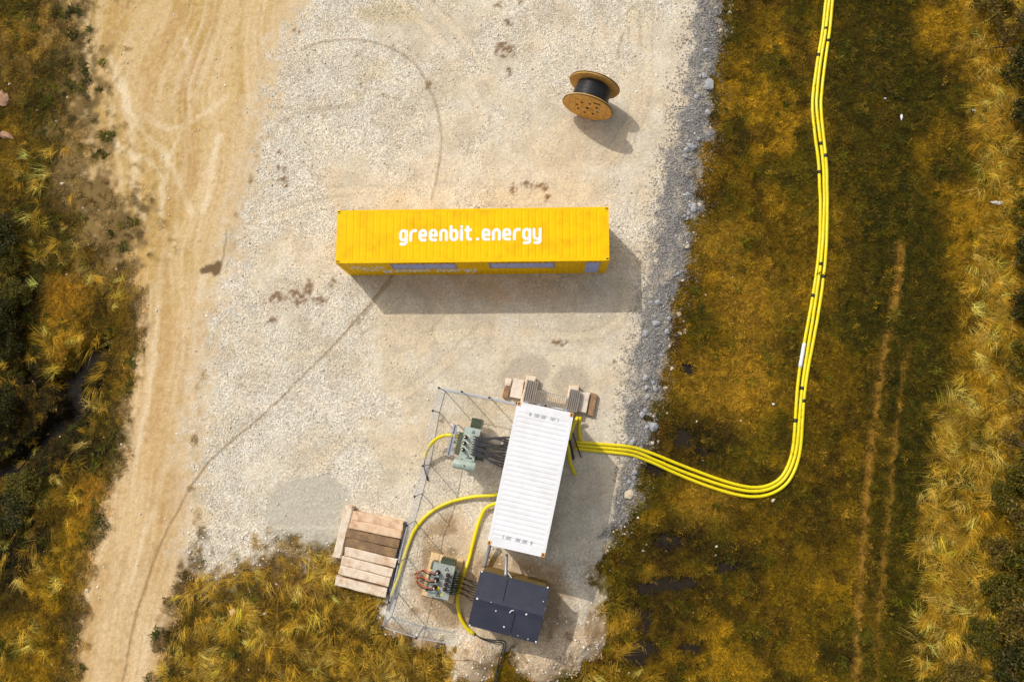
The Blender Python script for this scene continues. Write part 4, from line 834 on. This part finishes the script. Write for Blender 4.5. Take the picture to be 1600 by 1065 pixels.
duct([(886, 690, .5), (888, 702, .4), (890, 718, .25), (894, 730, .15), (899, 741, .09)], 'curved yellow duct stub drooping beside right wall of white container', 'yellow duct stubs at the white container')
BT = 'black cable tails right of the white container'
cable('power_cable', [tuple(ground_pt(*p)) for p in ((892, 668, .5), (897, 682, .4), (902, 698, .2), (908.3, 714.5, .05))], .028, M_BLACK, 'longer thin black cable tail right of the white container', 'cable', BT)
cable('power_cable', [tuple(ground_pt(*p)) for p in ((890, 688, .5), (893, 700, .3), (896.5, 717, .06))], .05, M_BLACK, 'thick short black cable tail right of the white container', 'cable', BT)
duct([(722, 686, 1.1), (708, 680, 1.2), (697, 679.5, 1.15), (684, 684, 1.0), (672, 695, .8), (665.5, 708, .55), (663.5, 717, .4)], 'yellow duct arching off the left side of upper transformer')
cable('power_cable', [tuple(ground_pt(*p)) for p in ((664, 713, .45), (663, 724, .25), (664.5, 737, .08), (668.5, 750, .05))], .04, M_BLACK, 'black cable end emerging from the arching yellow duct', 'cable')
duct([(790, 768, .5), (771, 773, .35), (740, 775.5, .2), (705, 783.5, .12), (673, 800, .1), (649, 826, .1), (634.5, 860, .1), (623, 898, .1), (611, 931, .12)], 'long curved yellow duct sweeping along the fence beside the sleepers')
cable('power_cable', [tuple(ground_pt(*p)) for p in ((612, 927, .12), (608.5, 938, .08), (605, 952, .05))], .05, M_CABLE, 'grey cable end sticking out of the long curved duct', 'cable')
duct([(785, 783, .5), (770, 787.5, .35), (757, 796, .2), (748, 816, .15), (740, 845, .12), (733, 873, .12), (722, 905, .35), (715.5, 935, .35), (718.5, 961, .2), (729, 980, .12), (741, 990, .1)], 'yellow duct passing between lower transformer and black hut')
for i in range(2):
    cable('power_cable', [tuple(ground_pt(*p)) for p in ((740, 989, .1), (752 + 2 * i, 996 + 2 * i, .12), (768, 999 + 3 * i, .14), (790 - 3 * i, 1003 + 3 * i, .2), (784 - 4 * i, 1030, .06), (776 - 3 * i, 1062, .06), (770 - 3 * i, 1090, .05))], .024, M_BLACK, 'black cable trailing from the yellow duct behind the black hut', 'cable', 'black cables behind the hut')

# ================================================================== black-roofed hut
HTOP, HR = 1.95, 2.12
hq = [ground_pt(*p, HTOP) for p in ((750.4, 890.8), (858.2, 916.8), (839.6, 1005.3), (731.8, 975.5))]; hc = np.mean(hq, 0)
hrz = math.atan2(hq[1][1] - hq[0][1] + hq[2][1] - hq[3][1], hq[1][0] - hq[0][0] + hq[2][0] - hq[3][0])
HUT = empty('switchgear_hut', (hc[0], hc[1], 0), hrz, 'low hut with black felt roof below the white container', 'hut')
hl = [loc_of(HUT, (q[0], q[1], 0)) for q in hq]; HX = float(np.mean([abs(q[0]) for q in hl])); HY = float(np.mean([abs(q[1]) for q in hl]))
for s in (-1, 1):
    MB().box((0, s * (HY - .10), .96), (2 * HX - .24, .05, 1.92)).build('wall', M_KWALL, HUT)
    mb = MB(); xx = s * (HX - .10); mb.add([(xx - .025, -HY + .13, 0), (xx - .025, HY - .13, 0), (xx - .025, HY - .13, 1.93), (xx - .025, 0, HR - .03), (xx - .025, -HY + .13, 1.93), (xx + .025, -HY + .13, 0), (xx + .025, HY - .13, 0), (xx + .025, HY - .13, 1.93), (xx + .025, 0, HR - .03), (xx + .025, -HY + .13, 1.93)],
           [(4, 3, 2, 1, 0), (5, 6, 7, 8, 9), (0, 1, 6, 5), (1, 2, 7, 6), (2, 3, 8, 7), (3, 4, 9, 8), (4, 0, 5, 9)]); mb.build('wall', M_KWALL, HUT)
RY = 0.02
def sheet_roof(x0, x1, s):
    y0, y1 = (RY, HY) if s > 0 else (-HY, RY); za, zb = (HR, HTOP) if s > 0 else (HTOP, HR); t = .03
    mb = MB(); mb.add([(x0, y0, za - t), (x1, y0, za - t), (x1, y1, zb - t), (x0, y1, zb - t), (x0, y0, za), (x1, y0, za), (x1, y1, zb), (x0, y1, zb)], [(3, 2, 1, 0), (4, 5, 6, 7), (0, 1, 5, 4), (1, 2, 6, 5), (2, 3, 7, 6), (3, 0, 4, 7)]); mb.build('roof_sheet', M_ROOF, HUT)
sN = loc_of(HUT, ground_pt(790, 922, 2.0))[0]; sS = loc_of(HUT, ground_pt(801, 976, 2.0))[0]
sheet_roof(-HX, sN - .012, 1); sheet_roof(sN + .012, HX, 1); sheet_roof(-HX, sS - .012, -1); sheet_roof(sS + .012, HX, -1)
mb = MB(); rw = .19; sl = (HR - HTOP) / HY
mb.add([(-HX - .01, RY - rw, HR - sl * rw + .006), (HX + .01, RY - rw, HR - sl * rw + .006), (HX + .01, RY, HR + .02), (-HX - .01, RY, HR + .02), (-HX - .01, RY + rw, HR - sl * rw + .006), (HX + .01, RY + rw, HR - sl * rw + .006)], [(0, 1, 2, 3), (3, 2, 5, 4)]); mb.build('ridge_strip', M_ROOF, HUT)
for px, py, r in ((753, 893, .05), (856, 918, .05), (746, 934, .06), (822.5, 958.5, .055), (733.5, 977, .05), (837.5, 1003, .05), (775, 953.5, .04), (787.5, 979, .05), (849, 939, .03), (825, 998.5, .03), (767.5, 939.5, .025), (809, 993, .025)):
    q = loc_of(HUT, ground_pt(px, py, 2.05)); zz = HR - sl * abs(q[1] - RY); MB().lathe((q[0], q[1], zz - .01), (0, 0, 1), [(0, r * .8), (.04, r * .8), (.055, r * .5)], 8).build('fixing', M_DROP, HUT)
q = loc_of(HUT, ground_pt(800, 954, 2.1)); cable_o = MB().tube([(q[0] - .08, q[1] - .08, HR + .03), (q[0] - .03, q[1] + .03, HR + .07), (q[0] + .06, q[1] + .05, HR + .03)], .025, 6).build('lifting_eye', M_DROP, HUT)
CG = 'grey conduits between white container and hut'
cable('conduit', [tuple(ground_pt(*p)) for p in ((767, 846, .6), (764, 857, .45), (760, 872, .35), (756, 886, .3))], .085, M_GALV, 'thick grey conduit at the left, between white container and hut', 'conduit', CG)
cable('conduit', [tuple(ground_pt(*p)) for p in ((791.5, 866, .9), (791, 880, 1.2), (790, 900, 1.5))], .07, M_GALV, 'straight light grey conduit running to the middle of hut roof edge', 'conduit', CG)
cable('cord', [tuple(ground_pt(*p)) for p in ((792, 889, 1.3), (795, 896, 1.4), (799.5, 902, 1.9))], .02, M_DROP, 'thin white cord hanging beside the light grey conduit', 'cord')

M_PIPE = [mat('dark_grey_pipe', A(104, 104, 112), .5, var=.12), mat('grey_pipe', A(132, 132, 140), .5, var=.12)]
# ================================================================== fence
FH = 2.0
def top(px, py): q = ground_pt(px, py, FH); return np.array([q[0], q[1]])
FT = [[(808, 630), (765, 621), (722, 612), (686, 605.5)], [(686, 605.5), (676.5, 641), (661, 727), (648, 775), (636, 820), (622, 880), (608, 940), (597, 979)], [(597, 979), (650, 996), (705, 1006)]]
FG = 'wire mesh fence panels round the compound'
side = ['far side', 'left side', 'near side']; cnt = 0
FL = {0: ['fence panel on the far side, touching the white container corner', 'middle fence panel on the far side of the compound', 'fence panel on the far side ending at the far left corner'],
      1: ['short fence panel just below the far left corner', 'long fence panel left of the upper green transformer', 'fence panel between the arching yellow duct and the sleepers', 'fence panel ending at the top of the sleeper row', 'fence panel along upper half of the sleeper row', 'fence panel along lower half of the sleeper row', 'last fence panel on the left, beside the dry grass'],
      2: ['fence panel on the near side by the dry grass', 'fence panel on the near side by the spoil heap']}
for li, line in enumerate(FT):
    P = [top(*p) for p in line]
    for i in range(len(P) - 1):
        a, b = P[i], P[i + 1]; L = float(np.linalg.norm(b - a)); rz = math.atan2(b[1] - a[1], b[0] - a[0]); z = float(hz(np.float64((a[0] + b[0]) / 2), np.float64((a[1] + b[1]) / 2)))
        root = empty('mesh_fence_panel', (a[0], a[1], z - .02), rz, FL[li][i], 'fence', FG)
        mb = MB(); n = max(3, int(L / .16))
        for k in range(1, n): mb.box((L * k / n, 0, FH / 2), (.005, .005, FH - .04))
        for zz in np.arange(.14, FH - .05, .15): mb.box((L / 2, .008, float(zz)), (L - .04, .005, .005))
        mb.build('wire_mesh', M_WIRE, root)
        for zz in (FH - .02, .04): MB().box((L / 2, 0, zz), (L - .06, .03, .03)).build('rail', M_WIRE, root)
        MB().tube([(0.01, 0, 0), (0.01, 0, FH + .04)], .03, 8).build('post', M_GALV, root); MB().box((.01, 0, FH + .05), (.09, .09, .03)).build('post_cap', M_BLACK, root)

PG = 'grey pipes lying along the fence beside the sleepers'
for i in range(6):
    A0, B0 = ground_pt(635 - 2.6 * i, 815 - .6 * i + (i * 37 % 5), .1), ground_pt(617 - 2.6 * i, 926 - .8 * i + (i * 53 % 9), .1)
    A0[2] = B0[2] = .06 + .07 * (i % 2)
    cable('pipe', [tuple(A0), tuple((A0 + B0) / 2 + np.array([.02 * (i % 3 - 1), 0, 0])), tuple(B0)], .05, M_PIPE[i % 2], ['rightmost', 'second from right', 'third from right', 'third from left', 'second from left', 'leftmost'][i] + ' of six grey pipes between sleepers and yellow duct', 'pipe', PG)
# ================================================================== cable reel
fc_, bc = ground_pt(918.3, 166.9, 1.2), ground_pt(928.8, 133.5, 1.2); ax = bc - fc_; WD = float(np.linalg.norm(ax[:2])); rz = math.atan2(ax[1], ax[0]); mid_ = (fc_ + bc) / 2
REEL = empty('cable_reel', (mid_[0], mid_[1], 0), rz, 'big wooden reel of black cable standing on the gravel pad', 'cable reel'); RR = 1.2
for s in (-1, 1):
    x0 = s * WD / 2
    fl = MB().lathe((x0 - .05, 0, RR), (1, 0, 0), [(0, RR - .02), (.004, RR), (.096, RR), (.1, RR - .02)], 48).build('flange', M_REELW, REEL)
    mb = MB(); xo = x0 + s * .054                      # planks facing the flange
    for k in range(8):
        ya, yb2 = -RR + .02 + k * (2 * RR - .04) / 8 + .008, -RR + .02 + (k + 1) * (2 * RR - .04) / 8 - .008; poly = []
        for yy in np.linspace(ya, yb2, 6): poly.append((yy, math.sqrt(max(0, (RR - .025) ** 2 - yy * yy))))
        for yy in np.linspace(yb2, ya, 6): poly.append((yy, -math.sqrt(max(0, (RR - .025) ** 2 - yy * yy))))
        n = len(poly); t0, t1_ = (xo - .003, xo + .016) if s > 0 else (xo + .003, xo - .016)
        pk = MB(); pk.add([(t0, p, RR + q) for p, q in poly] + [(t1_, p, RR + q) for p, q in poly], [tuple(range(n)), tuple(range(2 * n - 1, n - 1, -1))] + [(i, n + i, n + (i + 1) % n, (i + 1) % n) for i in range(n)]); pk.build('plank', M_REELW, fl)
    rim = MB().tube([(x0 + s * .02, (RR + .004) * math.cos(a), RR + (RR + .004) * math.sin(a)) for a in np.linspace(0, 2 * PI, 49)], .03, 6, False).build('rim_band', M_REELE, fl)
    for a in range(8):
        an = a * PI / 4 + .2; rr_ = .52; MB().lathe((x0 + s * .066, rr_ * math.cos(an), RR + rr_ * math.sin(an)), (s, 0, 0), [(0, .06), (.02, .06), (.025, .03)], 8).build('bolt', M_HOLE, fl)
    MB().lathe((x0 + s * .066, 0, RR), (s, 0, 0), [(0, .09), (.012, .09)], 12).build('axle_hole', M_HOLE, fl)
    if s < 0: MB().box((x0 - .074, -.42, RR + .72), (.012, .34, .13)).build('label_plate', M_REELE, fl); MB().box((x0 - .074, -.55, RR + .0), (.012, .12, .06)).build('paper_label', M_DROP, fl)
MB().lathe((-WD / 2 + .05, 0, RR), (1, 0, 0), [(0, .5), (WD - .1, .5)], 24).build('drum', M_REELW, REEL)
turns = 13; pts = []
for lay, R_l, na in ((0, .76, turns), (1, .82, 8)):
    mb = MB()
    for k in range(na):
        xx = -WD / 2 + .1 + (k + .5) * (WD - .2) / turns + (0 if lay == 0 else .04)
        mb.tube([(xx, R_l * math.cos(a), RR + R_l * math.sin(a)) for a in np.linspace(0, 2 * PI, 33)], .05, 6, False)
    mb.build('cable_coil', M_BLACK, REEL, True)

# ================================================================== rocks, litter
RK = [rock_mesh(500 + i, 1, .5, .38) for i in range(7)]; RKM = []
for col_n, cc in (('grey_rock', (168, 168, 170)), ('pale_rock', (218, 200, 172))): MATS[col_n] = mat(col_n, A(*cc), .9, var=.2, scale=4, bump=.6, bscale=12)
MATS['pink_rock'] = mat('pink_rock', A(186, 142, 112), .9, var=.25, scale=3, bump=.6, dirt=A(110, 86, 50), dirt_amt=.7)
for m_ in ('grey_rock', 'pale_rock'):
    for v, f in RK: me = bpy.data.meshes.new('rock'); me.from_pydata(v, [], f); me.materials.append(MATS[m_]); RKM.append(me)
def rock(name, px, py, s, kind, label, group=None, flat=1.0):
    o = bpy.data.objects.new(name, RKM[(0 if kind == 'grey' else 7) + random.randrange(7)]); COL.objects.link(o); p = on_ground(px, py); o.location = (p[0], p[1], p[2] + s * .12); o.scale = (s, s, s * flat); o.rotation_euler = (0, 0, random.uniform(0, 6.28)); return tag(o, label, 'rock', group)
inner = [(1082, 40), (1070, 140), (1052, 240), (1036, 340), (1020, 440), (1006, 530), (992, 620), (984, 690), (972, 770)]; outer = [(1124, 40), (1112, 150), (1096, 262), (1078, 370), (1060, 462), (1044, 550), (1022, 630), (1006, 700), (990, 775)]
for i in range(60):
    t = random.uniform(0, 8 - 1e-3); k = int(t); f = t - k; u = random.betavariate(1.6, 1.1)
    a = [inner[k][j] * (1 - f) + inner[k + 1][j] * f for j in (0, 1)]; b = [outer[k][j] * (1 - f) + outer[k + 1][j] * f for j in (0, 1)]
    rock('rock', a[0] * (1 - u) + b[0] * u, a[1] * (1 - u) + b[1] * u, random.uniform(.08, .2), 'grey', 'grey angular rock in the rubble bank ' + next(t for y_, t in ((110, 'above the cable reel'), (220, 'level with the cable reel'), (330, 'between reel and yellow container'), (500, 'right of the yellow container'), (620, 'right of the grating'), (9999, 'near the ducts')) if a[1] < y_), 'grey rocks of the rubble bank')
for px, py in ((1068, 502), (1070, 517), (1062, 520), (1050, 575), (1040, 606), (1098, 338), (1093, 320), (1082, 364), (1052, 468), (1060, 490), (1046, 540), (1066, 438), (1022, 648), (1028, 690), (1018, 692), (1074, 385), (1110, 200), (1140, 20), (1126, 48)):
    rock('rock', px, py, random.uniform(.08, .17), 'pale', 'pale rock lying at the grassy foot of the rubble bank', 'pale rocks at the foot of the bank')
rock('rock', 983, 772, .28, 'pale', 'broad pale flat slab of rock low in the rubble bank', None, .6); rock('rock', 1020, 667, .32, 'grey', 'large rounded grey boulder in the bank above the ducts'); rock('rock', 1106, 132, .36, 'grey', 'biggest flat grey rock high in the rubble bank', None, .5); rock('rock', 365, 956, .2, 'pale', 'white angular stone in dry grass between road and sleepers')
for px, py in ((128, 110), (168, 112), (106, 152), (84, 172), (88, 190), (58, 173), (15, 132), (138, 47), (70, 275), (98, 287), (130, 325), (182, 420), (172, 516), (195, 512), (206, 528), (52, 596), (162, 683), (190, 694), (136, 922), (456, 880), (432, 912), (414, 958), (1022, 822), (1005, 860), (700, 1017), (1208, 781)):
    rock('stone', px, py, random.uniform(.06, .11), 'pale', 'small white stone lying in the meadow', 'small white stones in the meadow')
for px, py, sx_, sy_, lab in ((1557, 317, .42, .26, 'crumpled white plastic at the right edge in dry grass'), (1408, 184, .08, .26, 'narrow white scrap lying on the dark meadow'), (1382, 155, .12, .1, 'tiny white scrap beside the narrow one on the meadow'), (1521, 173, .22, .14, 'pale scrap at the edge of the long dry grass'), (1208, 631, .1, .1, 'tiny white scrap inside the bend of the ducts'), (6, 155, .7, .75, 'pinkish bare boulder at the left edge of the meadow'), (10, 212, .7, .35, 'low pinkish boulder below the first at the left edge')):
    p = on_ground(px, py); bld = 'boulder' in lab; V, F = rock_mesh(900 + int(px), 2, .35, .3); me = bpy.data.meshes.new('scrap'); me.from_pydata(V, [], F); me.materials.append(MATS['pink_rock'] if bld else M_LITTER)
    o = bpy.data.objects.new('boulder' if bld else 'plastic_scrap', me); COL.objects.link(o); o.location = (p[0], p[1], p[2] + .06); o.scale = (sx_ / 1.6, sy_ / 1.6, .12 if not bld else .35); o.rotation_euler = (0, 0, random.uniform(-.4, .4)); tag(o, lab, 'rock' if bld else 'litter')

# ================================================================== shrubs
def leaf_mat(name, cols):
    m = bpy.data.materials.new(name); m.use_nodes = True; N = m.node_tree.nodes; L = m.node_tree.links; b = N['Principled BSDF']; b.inputs['Roughness'].default_value = .6; b.inputs['Specular IOR Level'].default_value = .3
    a = N.new('ShaderNodeAttribute'); a.attribute_name = 'vcol'; L.new(a.outputs['Color'], b.inputs['Base Color']); t = N.new('ShaderNodeBsdfTranslucent'); L.new(a.outputs['Color'], t.inputs['Color']); mx = N.new('ShaderNodeMixShader'); mx.inputs[0].default_value = .3
    L.new(b.outputs[0], mx.inputs[1]); L.new(t.outputs[0], mx.inputs[2]); L.new(mx.outputs[0], N['Material Output'].inputs[0]); return m
M_LEAF = leaf_mat('shrub_leaf', None); M_BARK = mat('bark', A(96, 78, 50), .9, var=.3, scale=12)
def shrub_data(sd, nl, cols, R=1.0, H=1.0, leaf=.05):
    r = np.random.default_rng(sd); nb = 16; bl = []
    for k in range(nb): a = r.random() * 2 * PI; q = R * .8 * math.sqrt(r.random()); bl.append((q * math.cos(a), q * math.sin(a), H * (.35 + .45 * r.random() * (1 - .5 * q / R)), r.uniform(.22, .45)))
    V = []; F = []; VC_ = []; cols = np.array([A(*c_) for c_ in cols])
    for k in range(nl):
        b = bl[r.integers(nb)]; d = r.normal(size=3); d /= np.linalg.norm(d); q = b[3] * r.random() ** .45; p = np.array(b[:3]) + d * q * np.array([1, 1, .8])
        if p[2] < .03: p[2] = .03 + r.random() * .1
        u = r.normal(size=3); u /= np.linalg.norm(u); n_ = np.array([0, 0, 1]) + r.normal(size=3) * .7; w = np.cross(n_, u); w /= np.linalg.norm(w); s = leaf * r.uniform(.6, 1.4); i = len(V)
        V += [p - u * s, p + w * s * .45, p + u * s, p - w * s * .45]; F.append((i, i + 1, i + 2, i + 3)); c_ = cols[r.integers(len(cols))] * r.uniform(.6, 1.4); VC_ += [c_] * 4
    me = bpy.data.meshes.new('foliage'); me.from_pydata([tuple(map(float, v)) for v in V], [], F); me.materials.append(M_LEAF); at = me.attributes.new('vcol', 'FLOAT_COLOR', 'POINT'); at.data.foreach_set('color', np.hstack([np.array(VC_), np.ones((len(V), 1))]).astype(np.float32).ravel())
    mb = MB()
    for b in bl:
        e = np.array(b[:3]); m1 = e * np.array([.35, .35, .55]) + r.normal(size=3) * .05; mb.tube([(0, 0, -.05), tuple(m1), tuple(e)], [.03, .018, .008], 5)
        for k in range(5):
            d = r.normal(size=3); d /= np.linalg.norm(d); mb.tube([tuple(e * .8 + m1 * .2), tuple(e + d * b[3] * .7), tuple(e + d * b[3] * 1.15 + r.normal(size=3) * .05)], [.01, .006, .003], 4)
    st = mb.mesh('stems'); st.materials.append(M_BARK); return me, st
GREEN = [(86, 84, 10), (106, 100, 18), (68, 68, 10), (130, 112, 26)]; OLIVE = [(104, 90, 24), (128, 106, 34), (84, 76, 18), (150, 122, 44)]; DARK = [(52, 56, 12), (70, 70, 18), (42, 46, 12), (96, 86, 26)]
SD = {'g': shrub_data(1, 3600, GREEN), 'o': shrub_data(2, 2600, OLIVE), 'd': shrub_data(3, 3600, DARK), 'b': shrub_data(4, 500, OLIVE)}
def shrub(px, py, s, h, kind, label, group):
    p = on_ground(px, py); root = empty('shrub', (p[0], p[1], p[2]), random.uniform(0, 6.28), label, 'shrub', group); root.scale = (s, s, h)
    for nm, me in (('foliage', SD[kind][0]), ('stems', SD[kind][1])): o = bpy.data.objects.new(nm, me); COL.objects.link(o); o.parent = root
HG = 'shrubs of the overgrown hedge at the right edge'; LAB = {'g': 'leafy green shrub in the hedge at the right edge', 'o': 'olive half-dry shrub in the hedge at the right edge', 'd': 'dark green shrub in the hedge at the right edge', 'b': 'bare twiggy bramble in the hedge at the right edge'}
for px, py, s, h, k in ((1545, 15, 1.1, 1.0, 'o'), (1592, 30, 1.5, 1.6, 'b'), (1570, 75, 1.2, 1.0, 'b'), (1604, 110, 1.4, 1.4, 'd'), (1600, 185, 1.0, 1.1, 'd'), (1612, 260, 1.1, 1.2, 'o'), (1604, 335, .9, .9, 'g'), (1606, 400, 1.1, 1.2, 'd'), (1604, 480, 1.1, 1.2, 'd'), (1600, 560, 1.0, 1.0, 'g'),
                        (1600, 640, 1.2, 1.2, 'b'), (1582, 690, .9, .8, 'b'), (1596, 740, 1.1, 1.1, 'g'), (1568, 770, .8, .6, 'g'), (1592, 815, 1.2, 1.1, 'o'), (1556, 860, .8, .7, 'o'), (1596, 885, 1.3, 1.3, 'g'), (1556, 920, .9, .8, 'g'), (1586, 965, 1.3, 1.2, 'o'), (1530, 990, .9, .7, 'g'), (1580, 1035, 1.3, 1.1, 'd'), (1500, 1055, .9, .6, 'o'), (1604, 1072, 1.3, 1.4, 'g')):
    shrub(px, py, s, h, k, LAB[k].replace(' in the hedge', '') + ', ' + next(t for y_, t in ((60, 'in the top corner'), (150, 'level with the cable reel'), (300, 'above the yellow container'), (440, 'level with the yellow container'), (600, 'below the yellow container'), (700, 'level with the upper transformer'), (830, 'level with the bend of the ducts'), (930, 'level with the lower transformer'), (1010, 'level with the black hut'), (9999, 'in the bottom corner')) if py < y_), HG)
WG = 'shrubs in the wet ground at the left edge'
for px, py, s, h, k in ((8, 375, 1.2, 1.1, 'd'), (22, 410, .7, .7, 'g'), (5, 500, 1.2, 1.3, 'd'), (18, 540, .8, .8, 'd'), (28, 585, .6, .6, 'g'), (8, 640, 1.0, 1.1, 'd'), (170, 532, .35, .35, 'g'), (38, 760, .9, .5, 'g'), (14, 800, 1.1, .6, 'd'), (30, 460, .8, .7, 'g')):
    shrub(px, py, s, h, k, {'d': 'dark green shrub at the left edge', 'g': 'small leafy green shrub at the left edge'}[k] + ', ' + next(t for y_, t in ((390, 'above the yellow container level'), (430, 'level with yellow container front'), (480, 'just below yellow container level'), (520, 'uppermost beside the wet ditch'), (560, 'second beside the wet ditch'), (600, 'level with the grating'), (700, 'level with the upper transformer'), (770, 'just below the ditch'), (9999, 'level with the crosswise sleeper')) if py < y_), WG)
